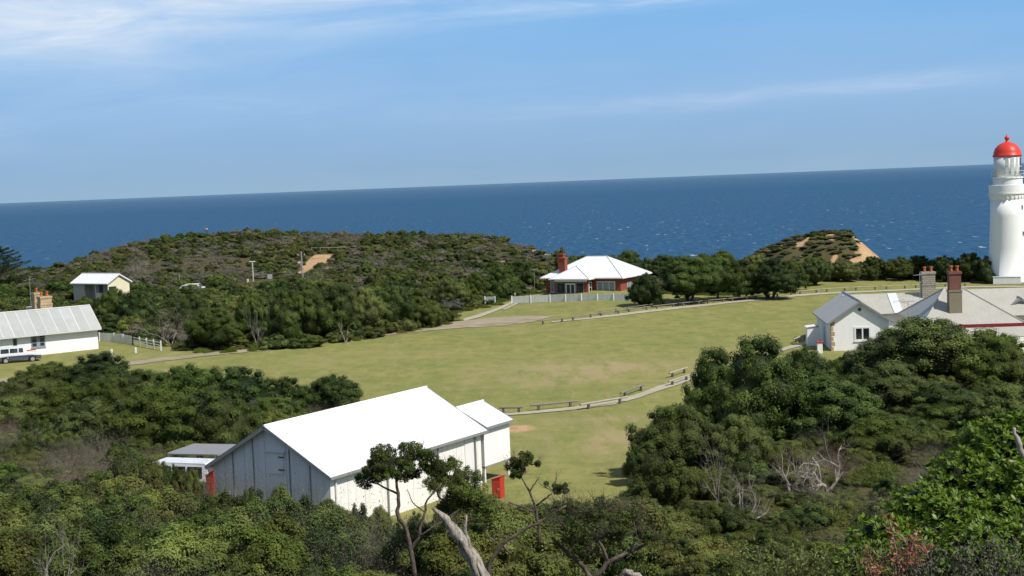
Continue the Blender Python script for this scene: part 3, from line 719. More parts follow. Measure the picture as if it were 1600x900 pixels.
def pal_fence(name, pts, h, label, posts=1, mat=fence_paint, gap=False, cat='fence', z0=0):
    e_ = empty(name, pts[0], 0, label, cat); o0 = Vector(pts[0])
    P = [Vector(p_)-o0 for p_ in pts]
    for a, b in zip(P[:-1], P[1:]):
        d_ = (b-a); n_ = max(1, round(d_.length/2.4)); dr = d_.normalized(); nr = Vector((-dr.y, dr.x, 0)).normalized()
        for i in range(n_):
            s_, t_ = a+d_*i/n_+dr*.06, a+d_*(i+1)/n_-dr*.06
            m = MB(); L_ = (t_-s_).length
            if gap:
                for zz_ in (.3, h*.55, h*.85):
                    m.tube([s_+Vector((0, 0, zz_)), t_+Vector((0, 0, zz_))], .05, 4)
                m.build('rail', mat, e_)
            else:
                k = int(L_/.115)
                for j in range(k):
                    c_ = s_+dr*(j+.5)*L_/k; hw = dr*.048; hh = h+random.uniform(-.015, .015)
                    n0 = len(m.v)
                    for dz in (.04, hh):
                        for sg, th_ in ((-1, -.012), (1, -.012), (1, .012), (-1, .012)):
                            q_ = c_+hw*sg+nr*th_; m.v.append((q_.x, q_.y, q_.z+dz))
                    m.f += [tuple(n0+i_ for i_ in q_) for q_ in ((0, 3, 2, 1), (4, 5, 6, 7), (0, 1, 5, 4), (1, 2, 6, 5), (2, 3, 7, 6), (3, 0, 4, 7))]
                pm_ = m.build('pale_panel', mat, e_)
                m = MB()
                for zz_ in (.3, h*.8): m.tube([s_+nr*.04+Vector((0, 0, zz_)), t_+nr*.04+Vector((0, 0, zz_))], .03, 4)
                m.build('rail', mat, pm_)
        for i in range(n_+(1 if b is P[-1] else 0)):
            c_ = a+d_*i/n_; MB().box(c_.x-.06, c_.x+.06, c_.y-.06, c_.y+.06, c_.z-.3, c_.z+h+.08).build('post', white_paint, e_)
    return e_
gp = lambda u, v, z=.15: (lambda p_: Vector((p_.x, p_.y, terr(p_.x, p_.y))))(G(u, v, z))
pal_fence('paling_fence', [gp(800, 478), gp(860, 478), gp(985, 480)], 1.02, 'long pale grey paling fence in front of the red brick house')
pal_fence('paling_fence', [gp(758, 479), gp(774, 479)], 1.1, 'short pale grey paling fence left of the garden path gate')
pal_fence('paling_fence', [gp(156, 535), gp(179, 536), gp(208, 540)], 1.05, 'white paling fence running right from the left cottage corner')
pal_fence('rail_fence', [gp(208, 540), gp(252, 548.5)], 1.05, 'white post and rail fence ending near the gravel road', gap=True)
for u, v, s_, lab in [(801, 467, 1.25, 'white gate pillar beside the brick house garden path'), (776, 466, .6, 'small white box on a short stump near the gate pillar')]:
    p = hillpt(u, v); e_ = empty('gate_pillar', p, R(-20), lab, 'pillar')
    MB().box(-.28*s_, .28*s_, -.28*s_, .28*s_, -.2, .95*s_).build('shaft', white_wall, e_, bevel=.02)
    MB().box(-.33*s_, .33*s_, -.33*s_, .33*s_, .952*s_, 1.04*s_).build('cap', white_paint, e_, bevel=.02)
for u, v, lab in [(175, 554.5, 'short white marker post, the left of two on the grass by the rail fence'), (212.5, 552, 'short white marker post, the right of two on the grass by the rail fence')]:
    p = gp(u, v); m = MB(); m.box(-.09, .09, -.09, .09, -.2, .55); m.v += [(0, 0, .64)]; n_ = len(m.v)-1
    m.f[1] = (4, 5, n_); m.f += [(5, 6, n_), (6, 7, n_), (7, 4, n_)]
    o = m.build('marker_post', white_paint); o.location = p; tag(o, lab, 'post', 'short white posts on the grass')

# ------------------------------------------------------------ left cottage
el_ = Vector((.78, .626, 0)); LC = 26.0; C0 = Vector((-47.7, 168.2, 0)); o0 = C0-el_*LC; thl = math.atan2(.626, .78)
lc = empty('long_cottage', (o0.x, o0.y, .12), thl, 'long white limewashed cottage with grey iron roof at the left edge', 'cottage')
gable_walls(LC, 4.6, 2.95, 4.95, white_wall, lc)
gable_roof(LC, 4.6, 2.95, 4.95, roof_grey, lc, oe=.62, og=.2, trim=painted('pale trim', (.62, .64, .64), .1, .5))
def local_x(u, v, yo=0.0):
    """x along the cottage front at a pixel column"""
    d_ = ray(u, v); n_ = Vector((-el_.y, el_.x)); c_ = Vector((o0.x, o0.y))+n_*yo; D2 = Vector((d_[0], d_[1]))
    # c_ + el*s = D2*t
    det = el_.x*(-D2.y)+D2.x*el_.y; s_ = ((-c_.x)*(-D2.y)+D2.x*(-c_.y))/det
    return s_
xa, xb = local_x(48, 530), local_x(70.5, 530)
window(lc, xa, .95, xb-xa, 1.6, 0, frame=blue_trim, bars=(1, 2), ft=.13, name='window')
MB().box((xa+xb)/2-.2, (xa+xb)/2+.2, -.07, -.003, .96, 2.54).build('window_mullion', blue_trim, lc)
xa, xb = local_x(20, 534), local_x(26.5, 534)
window(lc, xa, 1.35, xb-xa, .85, 0, frame=grey_trim, bars=(0, 0), ft=.06)
xc = local_x(71, 470, 2.8)
chimney(lc, xc, 3.1, 4.2, 6.35, 1.3, 1.0, stone_warm, stone_warm, 2, stone_warm, 5.5)
xc = local_x(58, 465, 5.4)
chimney(lc, xc, 5.5, 3.6, 6.7, .85, .9, stone_warm, stone_warm, 1, stone_warm, 5.7)
# rear wing whose roof shows behind the ridge
m = MB(); xr = local_x(36, 478, 7.0)
m.slab([(xr-1.5, 4.1, 3.2), (xr+4.6, 4.1, 3.2), (xr+2.0, 7.6, 5.05), (xr+.6, 7.6, 5.05)], .08); m.build('rear_roof', roof_tan, lc)
MB().box(xr-1.3, xr+4.4, 4.603, 10, -.2, 3.1).build('rear_wall', white_wall, lc)
p = PY(48, 468, 178)
antenna('tv_antenna', (p.x, p.y, 3.0), 5.2, 'tall thin television antenna beside the left cottage chimneys')
# red bench in front of the cottage
q = o0+el_*local_x(40, 548)+Vector((.626, -.78, 0))*.9
e_ = empty('garden_bench', (q.x, q.y, .12), thl, 'red slatted bench against the white cottage wall behind the car', 'bench')
MB().box(-.9, .9, -.25, .2, .42, .47).build('seat', red_paint, e_); MB().box(-.9, .9, .2, .25, .74, .86).build('backrest', red_paint, e_)
for xx in (-.8, .8): MB().box(xx-.04, xx+.04, -.22, .25, 0, .419).build('leg', red_paint, e_)

# ------------------------------------------------------------ cream shed
q = PY(110, 439, 230); tcm = R(-35)
cs = empty('cream_shed', (q.x+.3, q.y+.3, 1.9), tcm, 'small cream shed with white roof and open verandah among trees on the left', 'shed')
CL, CW = 8.2, 4.2
m = MB(); m.box(0, 2.4, 0, CW, -.4, 2.6).box(2.4, CL, 1.6, CW, -.4, 2.6); m.build('wall', beige_wall, cs)
m = MB(); P = [(CL+.003, 1.6, -.4), (CL+.003, CW, -.4), (CL+.003, CW, 2.6), (CL+.003, CW/2, 3.75), (CL+.003, 0, 2.6), (CL+.003, 0, 1.9), (CL+.003, 1.6, 1.9)]
m.slab([(x+.06, y, z) for x, y, z in P], .0); m = MB(); m.v = P+[(x-.1, y, z) for x, y, z in P]; k = len(P)
m.f = [tuple(range(k)), tuple(range(2*k-1, k-1, -1))]+[(i, k+i, k+(i+1) % k, (i+1) % k) for i in range(k)]
m.build('gable_wall', cream_wall, cs)
gable_roof(CL, CW, 2.6, 3.75, roof_white, cs, oe=.35, og=.25, trim=white_paint)
for xx in (2.5, 5.2, CL-.1): MB().box(xx-.07, xx+.07, .02, .16, -.4, 2.55).build('post', cream_wall, cs)
MB().box(4.2, 5.1, 1.55, 1.597, 0, 2.05).build('door', dark_wood, cs)
MB().box(5.3, CL, .04, .12, .15, .95).build('balustrade', cream_wall, cs)

# ------------------------------------------------------------ right cottage complex
thc = -R(5)
rc = empty('stone_cottage', (30.32, 139.9, .05), thc, 'white gabled cottage with tan metal roofs, two chimneys and maroon verandah fascia', 'cottage')
def wing(x0, y0, w_, d_, he, hr, mat, roofm, oe=.35, og=.35):
    """gable facing -y, ridge along y, as child meshes of the cottage"""
    m = MB(); P = [(x0, y0, -.3), (x0+w_, y0, -.3), (x0+w_, y0, he), (x0+w_/2, y0, hr), (x0, y0, he)]; Q = [(x, y0+d_, z) for x, _, z in P]
    m.v = P+Q; m.f = [(0, 1, 2, 3, 4), (9, 8, 7, 6, 5), (1, 6, 7, 2), (5, 0, 4, 9), (4, 3, 8, 9), (3, 2, 7, 8), (0, 5, 6, 1)]
    wl = m.build('wing_wall', mat, rc)
    s_ = (hr-he)/(w_/2); ez = he-oe*s_+.04; rz_ = hr+.04; a, b = y0-og, y0+d_+.1; m = MB(); xm = x0+w_/2
    m.slab([(x0-oe, a, ez), (x0-oe, b, ez), (xm, b, rz_), (xm, a, rz_)], .07); m.slab([(xm, a, rz_), (xm, b, rz_), (x0+w_+oe, b, ez), (x0+w_+oe, a, ez)], .07)
    r_ = m.build('wing_roof', roofm, rc)
    m = MB(); m.slab([(x0-oe, a-.05, ez+.02), (x0-oe, a-.003, ez+.02), (xm, a-.003, rz_+.02), (xm, a-.05, rz_+.02)], .17); m.slab([(xm, a-.05, rz_+.02), (xm, a-.003, rz_+.02), (x0+w_+oe, a-.003, ez+.02), (x0+w_+oe, a-.05, ez+.02)], .17)
    m.build('bargeboard', grey_trim, r_)
    for xx in (x0-oe-.1, x0+w_+oe): MB().box(xx, xx+.1, a, b, ez-.12, ez).build('gutter', grey_trim, r_)
    MB().tube([(xm, a, rz_+.03), (xm, b, rz_+.03)], .06, 8).build('ridge_cap', roofm, r_)
    return wl, r_
wl, wr = wing(0, 0, 5.4, 11.4, 2.95, 4.75, white_wall, roof_tany)
MB().lathe([(.17, 0), (.17, .03), (.12, .03)], 16).build('gable_vent', dark_wood, wl)
o = wl.children[0]; o.location = (2.7, -.003, 3.95); o.rotation_euler = (R(90), 0, 0)
window(rc, 2.15, .95, 1.55, 1.35, 0, bars=(1, 0), ft=.16)
m = MB()
for i in range(6): m.box(-.006 if i % 2 else -.012, .32 if i % 2 else .20, -.012, -.002, .05+i*.48, .05+i*.48+.40)
m.build('corner_quoins', stone_warm, rc)
MB().tube([(-.05, -.08, -.2), (-.05, -.08, 2.8)], .05, 8).build('downpipe', painted('rust pipe', (.35, .2, .1), .2, .7), rc)
# hipped main block (world coordinates turned into the cottage's frame)
def loc(x, y):
    dx, dy = x-30.32, y-139.9; c_, s_ = math.cos(-thc), math.sin(-thc); return (dx*c_-dy*s_, dx*s_+dy*c_)
mx0, my0 = loc(36.2, 129.6); mx1, my1 = loc(45.0, 129.0); my0 = my1; myb = my0+12
MB().box(mx0+.5, mx1-.5, my0+.5, myb-.5, -.3, 3.15).build('wall', white_wall, rc)
r1 = loc(39.75, 135.0); r2 = loc(41.3, 134.7)
m = MB(); ls = hip(m, mx0, mx1, my0, myb, 3.25, 6.05, r1[0], r2[0], (r1[1]+r2[1])/2)
mr = m.build('roof', roof_tan, rc)
m = MB(); [m.tube([Vector(a)+Vector((0, 0, .02)), Vector(b)+Vector((0, 0, .02))], .07, 6) for a, b in ls]; m.build('hip_capping', roof_tany, mr)
MB().box(mx0, mx1, my0-.05, my0-.003, 2.95, 3.22).build('fascia', maroon, rc)
MB().box(mx1+.003, mx1+.05, my0-.05, myb, 2.95, 3.22).build('fascia', maroon, rc)
MB().slab([(mx0, my0-2.2, 2.3), (mx1+1.6, my0-2.2, 2.3), (mx1+.1, my0-.06, 2.93), (mx0, my0-.06, 2.93)], .06).build('verandah_roof', roof_tan, rc)
for i in range(4): 
    xx = mx0+.3+i*(mx1+1.2-mx0)/3; MB().box(xx-.06, xx+.06, my0-2.1, my0-1.98, -.3, 2.25).build('verandah_post', white_paint, rc)
# long rear roof between the wing and the chimney
a = loc(34.0, 148.6); b = loc(44.5, 147.6)
m = MB(); m.slab([(a[0]-.6, a[1], 4.65), (b[0], a[1], 4.65), (b[0], a[1]-4.2, 3.0), (a[0]-.6, a[1]-4.2, 3.0)], .07); m.slab([(a[0]-.6, a[1], 4.65), (b[0], a[1], 4.65), (b[0], a[1]+3.4, 3.0), (a[0]-.6, a[1]+3.4, 3.0)], .07)
rr = m.build('rear_roof', roof_tan, rc)
p1, p2 = PY(1389, 462, 147)-Vector((0, 0, 0)), PY(1399, 462, 147); l1_ = loc(p1.x, p1.y); l2_ = loc(p2.x, p2.y)
MB().slab([(l1_[0], a[1]-.1, 4.65), (l2_[0]+.25, a[1]-.1, 4.65), (l2_[0]+.25, a[1]-4.2, 3.035), (l1_[0], a[1]-4.2, 3.035)], -.03).build('skylight_sheet', roof_pale, rr)
MB().box(a[0], b[0]-.2, a[1]-3.6, a[1]+3, -.3, 3.0).build('rear_wall', white_wall, rc)
# upper ridge to the right and right wing
a = loc(41.0, 136.5); b = loc(47.6, 136.2)
m = MB(); m.slab([(a[0], a[1], 5.75), (b[0]+.4, a[1], 5.75), (b[0]+.4, a[1]-4.2, 3.6), (a[0], a[1]-4.2, 3.6)], .07); m.slab([(a[0], a[1], 5.75), (b[0]+.4, a[1], 5.75), (b[0]+.4, a[1]+4, 3.6), (a[0], a[1]+4, 3.6)], .07)
m.build('link_roof', roof_tan, rc)
a = loc(43.7, 134.0)
wing(a[0], a[1], 5.2, 11, 3.3, 5.0, white_wall, roof_tany)
b = loc(39.7, 149.0)
# chimneys
q = PY(1450, 440, 147.2); l_ = loc(q.x, q.y); chimney(rc, l_[0], l_[1], 3.4, 6.7, 1.25, 1.0, stone_grey, stone_grey, 2, stone_grey, 5.5)
q = PY(1491, 440, 131.6); l_ = loc(q.x, q.y); chimney(rc, l_[0], l_[1], 3.6, 7.75, 1.02, .9, brick_chim, brick_chim, 2, render_tan, 6.1)
# little outhouse, gate pillar
q = G(1275, 541, 0); e_ = empty('water_box', (29.6, 145.2, 0), thc, 'small white boxy lean-to against the gabled cottage left wall', 'outbuilding')
MB().box(-.6, .6, -.7, .7, 0, 1.95).build('wall', white_wall, e_, bevel=.02); MB().slab([(-.7, -.8, 2.0), (.6, -.8, 2.15), (.6, .8, 2.15), (-.7, .8, 2.0)], .06).build('roof', white_paint, e_)
q = gp(1281, 551); e_ = empty('gate_pillar', q, thc, 'white pillar with a red cap left of the gabled cottage corner', 'pillar')
MB().box(-.24, .24, -.24, .24, -.1, 1.0).build('shaft', white_wall, e_, bevel=.02); MB().box(-.31, .31, -.31, .31, 1.002, 1.14).build('cap', red_paint, e_, bevel=.03)
antenna('tv_antenna', PY(1419, 487, 133)-Vector((0, 0, .3)), 1.3, 'small television antenna on the right cottage hipped roof')
antenna('tv_antenna', (PY(1437, 440, 145).x, 145, 3.4), 3.5, 'television antenna mast beside the rough stone chimney')

# ------------------------------------------------------------ lighthouse
lh = empty('lighthouse', (72.9, 215.2, .1), R(-20), 'tall white lighthouse with a red domed lantern at the right edge', 'lighthouse')
MB().lathe([(3.15, -.3), (3.15, .35), (2.95, .5), (2.72, 5), (2.52, 9.5), (2.45, 11.9)], 64).build('tower', tower_white, lh, True)
MB().lathe([(2.46, 11.9), (2.52, 12.3), (2.52, 12.5), (2.70, 12.75), (2.70, 12.95), (2.60, 12.96)], 64).build('gallery_floor', tower_white, lh, False)
for i in range(28):
    a_ = 2*math.pi*i/28; m = MB(); m.box(2.38, 2.62, -.09, .09, 12.15, 12.5); o = m.build('corbel', tower_white, lh); o.rotation_euler = (0, 0, a_)
m = MB(); m.lathe([(2.66, 12.96), (2.66, 14.05), (2.60, 14.10), (2.54, 14.05), (2.54, 12.96)], 64); m.build('parapet', tower_white, lh)
MB().lathe([(2.08, 12.9), (2.08, 14.9), (2.2, 15.0), (2.2, 15.2), (1.98, 15.22)], 48).build('lantern_base', tower_white, lh, False)
m = MB(); m.lathe([(1.93, 15.2), (1.93, 18.25)], 48); lan = m.build('lantern_room', white_paint, lh, True)
for i in range(16):
    a_ = 2*math.pi*i/16
    if 2.6 < (a_+R(-20)) % (2*math.pi) < 4.15: continue
    for k in range(2):
        m = MB(); hw = .22; z0_, z1_ = 15.45+k*1.35, 16.68+k*1.35
        m.box(1.945, 1.965, -hw, hw, z0_, z1_); o = m.build('lantern_pane', glass if 5.5 < (a_+R(-20)) % (2*math.pi) < 6.3 else pale_glass, lan); o.rotation_euler = (0, 0, a_)
MB().lathe([(2.06, 18.2), (2.08, 18.35), (1.98, 18.45), (1.9, 18.9), (1.68, 19.4), (1.3, 19.85), (.85, 20.12), (.42, 20.25), (.22, 20.4), (.20, 20.55), (.30, 20.68), (.36, 20.86), (.30, 21.04), (.12, 21.14), (.08, 21.35), (.02, 21.45)], 48).build('dome', dome_red, lh, True)
m = MB()
for i in range(20):
    a_ = 2*math.pi*i/20; x, y = 2.28*math.cos(a_), 2.28*math.sin(a_); m.tube([(x, y, 15.15), (x, y, 16.1)], .022, 4)
for zz_ in (15.6, 16.1): m.tube([(2.28*math.cos(2*math.pi*i/40), 2.28*math.sin(2*math.pi*i/40), zz_) for i in range(41)], .022, 4)
m.build('catwalk_railing', white_paint, lh)
for zz_, rr_ in ((10.4, 2.50), (6.6, 2.66), (3.0, 2.80)):
    m = MB(); m.box(rr_-.12, rr_+.03, -.2, .2, zz_, zz_+.75); o = m.build('window', white_paint, lh); o.rotation_euler = (0, 0, R(-58+20))
    m = MB(); m.box(rr_+.031, rr_+.045, -.12, .12, zz_+.1, zz_+.65); m.build('pane', glass, o)
q = gp(1564, 440); e_ = empty('low_wall', (q.x-1.2, q.y-1.5, .15), R(-22), 'low white wall at the foot of the lighthouse', 'wall')
MB().box(-.4, 3.4, -.15, .15, -.2, .8).build('wall', white_wall, e_); MB().box(-.46, 3.46, -.2, .2, .803, .88).build('coping', white_paint, e_)

# ------------------------------------------------------------ log barriers
def barrier(a, b, label, group, mat, h=.42, r=.085):
    a = Vector((a.x, a.y, terr(a.x, a.y))); b = Vector((b.x, b.y, terr(b.x, b.y)))
    d_ = (b-a); e_ = empty('log_barrier', a, math.atan2(d_.y, d_.x), label, 'barrier', group); L_ = Vector((d_.x, d_.y, 0)).length; dz = d_.z
    MB().tube([(0, 0, h), (L_*.5, random.uniform(-.03, .03), h+dz*.5), (L_, 0, h+dz)], [r, r*.95, r*.9], 8).build('rail', mat, e_)
    for k in (.17, .83): MB().box(L_*k-.09, L_*k+.09, -.08, .08, -.25+dz*k, h-r*.8+dz*k).build('post', dark_wood, e_)
log_grey = painted('weathered log', (.26, .24, .20), .4, .85, 2, False, (.12, .1, .08), .6)
log_pale = painted('pale log', (.42, .39, .30), .3, .85, 2, False, (.2, .17, .12), .5)
for a, b, lab in [((780, 643.5), (817, 643), 'dark log barrier emerging from behind the annex roof corner'), ((829, 640), (904, 633), 'long grey log barrier on the far side of the near footpath'),
                  ((907, 639), (981, 626.5), 'pale log barrier on the near side of the footpath bend'), ((970, 621), (1008, 607), 'grey log barrier on the grass above the footpath bend'),
                  ((1046, 590), (1074, 581), 'pale log barrier beside the big dark tree crown, upper one'), ((1045, 603), (1078, 592), 'pale log barrier beside the big dark tree crown, lower one'),
                  ((1240, 537), (1262, 529), 'pale log barrier just left of the white gabled cottage')]:
    barrier(G(*a, .1), G(*b, .1), lab, None, log_pale if 'pale' in lab else log_grey)
railpx = [(841, 509), (870, 506), (926, 499.5), (960, 495.5), (1030, 488), (1099, 480), (1150, 474), (1189, 469.5), (1222, 465), (1260, 461), (1300, 458), (1340, 455.5), (1390, 453), (1430, 450.5), (1480, 447.5), (1545, 445)]
pts = [G(u, v, .15) for u, v in railpx]; cum = [0]
for a, b in zip(pts[:-1], pts[1:]): cum.append(cum[-1]+(b-a).length)
def atlen(s_):
    for i in range(len(pts)-1):
        if s_ <= cum[i+1]: return pts[i].lerp(pts[i+1], (s_-cum[i])/(cum[i+1]-cum[i]))
    return pts[-1]
s_ = 0; i = 0
while s_+4.6 < cum[-1]:
    u_, _ = project(*atlen(s_+2))
    pale = u_ > 1180
    barrier(atlen(s_), atlen(s_+4.3), 'low weathered log rail in the row along the far footpath before the brick house' if not pale else 'low pale log rail in the row along the far footpath towards the lighthouse',
            'log rails along the far footpath by the brick house' if not pale else 'log rails along the far footpath by the lighthouse', log_pale if pale else log_grey, .45, .06)
    s_ += 4.55; i += 1
a0, b0 = G(930, 497, .15), G(1058, 482, .15)
for k in range(3):
    barrier(a0.lerp(b0, k/3.0), a0.lerp(b0, (k+.9)/3.0), 'dark log rail in the second row above the far footpath', 'second row of log rails above the far footpath', log_grey, .42, .05)

# ------------------------------------------------------------ poles, signs, people on the hill
p = hillpt(474, 446); e_ = empty('power_pole', p, 0, 'grey wooden power pole with crossarm and insulators by the sand track', 'pole')
MB().tube([(.0, 0, -.4), (-.12, 0, 5.6)], [.16, .12], 8).build('pole', painted('grey pole', (.30, .28, .25), .3, .9), e_)
MB().box(-.75, .5, -.05, .05, 4.9, 5.0).build('crossarm', dark_wood, e_)
for xx in (-.65, -.1, .4): MB().lathe([(.05, 5.0), (.07, 5.1), (.03, 5.2)], 8, xx, 0).build('insulator', white_paint, e_)
MB().box(-.28, -.15, -.12, .12, 3.2, 3.8).build('junction_box', metal_grey, e_)
KEEP.append((p.x, p.y-3, 2.2))
p = hillpt(396, 442); e_ = empty('lamp_post', p, 0, 'pale lamp post with a double head beside the hill track', 'lamp post')
MB().tube([(0, 0, -.3), (0, 0, 3.6)], .09, 8).build('pole', painted('pale pole', (.55, .53, .47), .1, .7), e_)
for sg in (-1, 1): MB().box(min(.05*sg, .5*sg), max(.05*sg, .5*sg), -.1, .1, 3.55, 3.68).build('lamp_head', white_paint, e_, bevel=.02)
KEEP.append((p.x, p.y-3, 2.5))
p = hillpt(387.5, 444); m = MB(); m.box(-.14, .14, -.14, .14, -.2, .85); o = m.build('marker_post', white_paint, bevel=.03); o.location = p; tag(o, 'stubby white bollard left of the pale lamp post', 'post')
p = hillpt(422, 438); e_ = empty('information_board', p, R(10), 'grey information board on two legs beside the hill track', 'sign')
MB().box(-.42, .42, -.03, .03, .25, 1.05).build('panel', metal_grey, e_)
for xx in (-.3, .3): MB().box(xx-.04, xx+.04, .032, .1, -.2, 1.1).build('leg', dark_wood, e_)
KEEP.append((p.x, p.y-2, 2))
p = hillpt(281, 449); m = MB(); m.tube([(0, 0, -.3), (0, 0, 2.3)], .06, 6); o = m.build('sign_post', log_pale); o.location = p; tag(o, 'thin pale post standing among the far parked cars', 'post')
a, b = hillpt(487, 393), hillpt(541, 392)
e_ = empty('rail_fence', a, 0, 'thin pale rail fence above the top of the sand track', 'fence'); d_ = b-a
MB().tube([(0, 0, .75), (d_.x*.5, d_.y*.5, d_.z*.5+.75), (d_.x, d_.y, d_.z+.75)], .06, 6).build('rail', log_pale, e_)
for k in range(5): MB().box(d_.x*k/4-.05, d_.x*k/4+.05, d_.y*k/4-.05, d_.y*k/4+.05, d_.z*k/4-.3, d_.z*k/4+.8).build('post', log_pale, e_)
skin = painted('skin', (.45, .26, .18), .1, .6, 3, False, (.35, .2, .14)); shirt = painted('white shirt', (.75, .75, .76), .1, .8, 3, False); navy = painted('dark trousers', (.05, .055, .08), .1, .8, 3, False)
rshirt = painted('red shirt', (.45, .07, .05), .1, .8, 3, False); hairm = painted('brown hair', (.06, .04, .025), .1, .8, 3, False)
def person(loc_, rz, label, top):
    e_ = empty('person', loc_, rz, label, 'person')
    V_ = [(0,0,.95),(0,0,1.15),(0,.02,1.38),(0,.02,1.5),(0,0,1.62),(0,0,1.76),(.1,0,.92),(.11,.05,.5),(.12,0,.08),(.12,-.14,.04),(-.1,0,.92),(-.12,-.08,.5),(-.12,0,.08),(-.12,-.14,.04),
          (.2,.02,1.42),(.27,.02,1.15),(.27,-.06,.9),(.27,-.1,.8),(-.2,.02,1.42),(-.27,.02,1.15),(-.27,-.06,.9),(-.27,-.1,.8)]
    E_ = [(0,1),(1,2),(2,3),(3,4),(4,5),(0,6),(6,7),(7,8),(8,9),(0,10),(10,11),(11,12),(12,13),(2,14),(14,15),(15,16),(16,17),(2,18),(18,19),(19,20),(20,21)]
    Rr = [.15,.14,.15,.06,.10,.09,.09,.065,.045,.04,.09,.065,.045,.04,.07,.05,.035,.035,.07,.05,.035,.035]
    def skn(nm, idx, grow, mat, par):
        mp = {k: i for i, k in enumerate(idx)}; me = bpy.data.meshes.new(nm)
        me.from_pydata([V_[k] for k in idx], [(mp[a], mp[b]) for a, b in E_ if a in mp and b in mp], []); me.materials.append(mat)
        o = bpy.data.objects.new(nm, me); COL.objects.link(o); o.parent = par
        md = o.modifiers.new('skin', 'SKIN'); s_ = me.skin_vertices[0].data
        for i, k in enumerate(idx): s_[i].radius = (Rr[k]+grow, (Rr[k]+grow)*.8)
        s_[0].use_root = True; o.modifiers.new('sub', 'SUBSURF').render_levels = 1; return o
    skn('body', list(range(22)), 0, skin, e_)
    skn('shirt', [1, 2, 14, 15, 18, 19], .022, top, e_); skn('trousers', [0, 6, 7, 8, 10, 11, 12], .02, navy, e_)
    MB().lathe([(.02, 1.88), (.10, 1.84), (.125, 1.74), (.11, 1.66)][::-1], 12, 0, .02).build('hair', hairm, e_, True)
p = hillpt(468, 421); person(p, R(200), 'person in a white top walking at the foot of the sand track', shirt); KEEP.append((p.x, p.y-3, 2))
p = PY(323, 366, 350); person((p.x, 350, terr(p.x, 350)+.9), R(170), 'person in a white top on the crest of the left hill', shirt); KEEP.append((p.x, 347, 3))
# dirt mound
p = gp(703, 487); m = MB(); k = 18
for j in range(6):
    for i in range(k):
        a_ = 2*math.pi*i/k; r_ = (1-j/5.5)*(1+.25*mnoise.noise(Vector((math.cos(a_)*1.5, math.sin(a_)*1.5, j*.4)))); m.v.append((1.3*r_*math.cos(a_), 1.1*r_*math.sin(a_), .9*math.sin(j/5*math.pi/2)+.06*mnoise.noise(Vector((a_*3, j, 0)))-.1))
for j in range(5):
    for i in range(k): m.f.append((j*k+i, j*k+(i+1) % k, (j+1)*k+(i+1) % k, (j+1)*k+i))
m.f.append(tuple(5*k+i for i in range(k)))
o = m.build('dirt_mound', painted('brown earth', (.24, .14, .08), .4, .95, 2, False, (.14, .09, .05), .6), smooth=True); o.location = p; tag(o, 'small brown earth mound at the scrub edge left of the garden path', 'mound')

exec_veg = True
# ============================================================ vegetation
rng = np.random.default_rng(5)
def npmesh(name, verts, quads, tone, mat, tris=False):
    me = bpy.data.meshes.new(name); k = 3 if tris else 4
    nv, nf = len(verts), len(quads)
    me.vertices.add(nv); me.vertices.foreach_set('co', verts.astype(np.float32).ravel())
    me.loops.add(nf*k); me.loops.foreach_set('vertex_index', quads.astype(np.int32).ravel())
    me.polygons.add(nf); me.polygons.foreach_set('loop_start', np.arange(0, nf*k, k, dtype=np.int32)); me.polygons.foreach_set('loop_total', np.full(nf, k, dtype=np.int32))
    me.update(calc_edges=True)
    a = me.attributes.new('tone', 'FLOAT', 'POINT'); a.data.foreach_set('value', tone.astype(np.float32))
    me.materials.append(mat); return me
def unit(v): return v/np.maximum(1e-6, np.linalg.norm(v, axis=1, keepdims=True))
def leaves(pos, nrm, size, aspect, tone, fold=0.0):
    """quads (diamond leaves) at pos facing nrm"""
    n = len(pos); rv = rng.normal(size=(n, 3)); t1 = unit(np.cross(nrm, rv)); t2 = np.cross(nrm, t1)
    s = (size*rng.uniform(.6, 1.35, n))[:, None]
    a = pos-t1*s*.5; c = pos+t1*s*.5; b = pos+t2*s*aspect*.5-t1*s*.05; d = pos-t2*s*aspect*.5-t1*s*.05
    V_ = np.stack([a, b, c, d], 1).reshape(-1, 3); Q = np.arange(n*4).reshape(n, 4)
    return V_, Q, np.repeat(tone, 4)
ICO_V = None
def ico():
    global ICO_V, ICO_F
    if ICO_V is None:
        import bmesh
        bm = bmesh.new(); bmesh.ops.create_icosphere(bm, subdivisions=2, radius=1); ICO_V = np.array([v.co[:] for v in bm.verts]); ICO_F = np.array([[v.index for v in f.verts] for f in bm.faces]); bm.free()
    return ICO_V, ICO_F
def ico1():
    import bmesh
    bm = bmesh.new(); bmesh.ops.create_icosphere(bm, subdivisions=1, radius=1); v = np.array([q.co[:] for q in bm.verts]); f = np.array([[q.index for q in g_.verts] for g_ in bm.faces]); bm.free(); return v, f
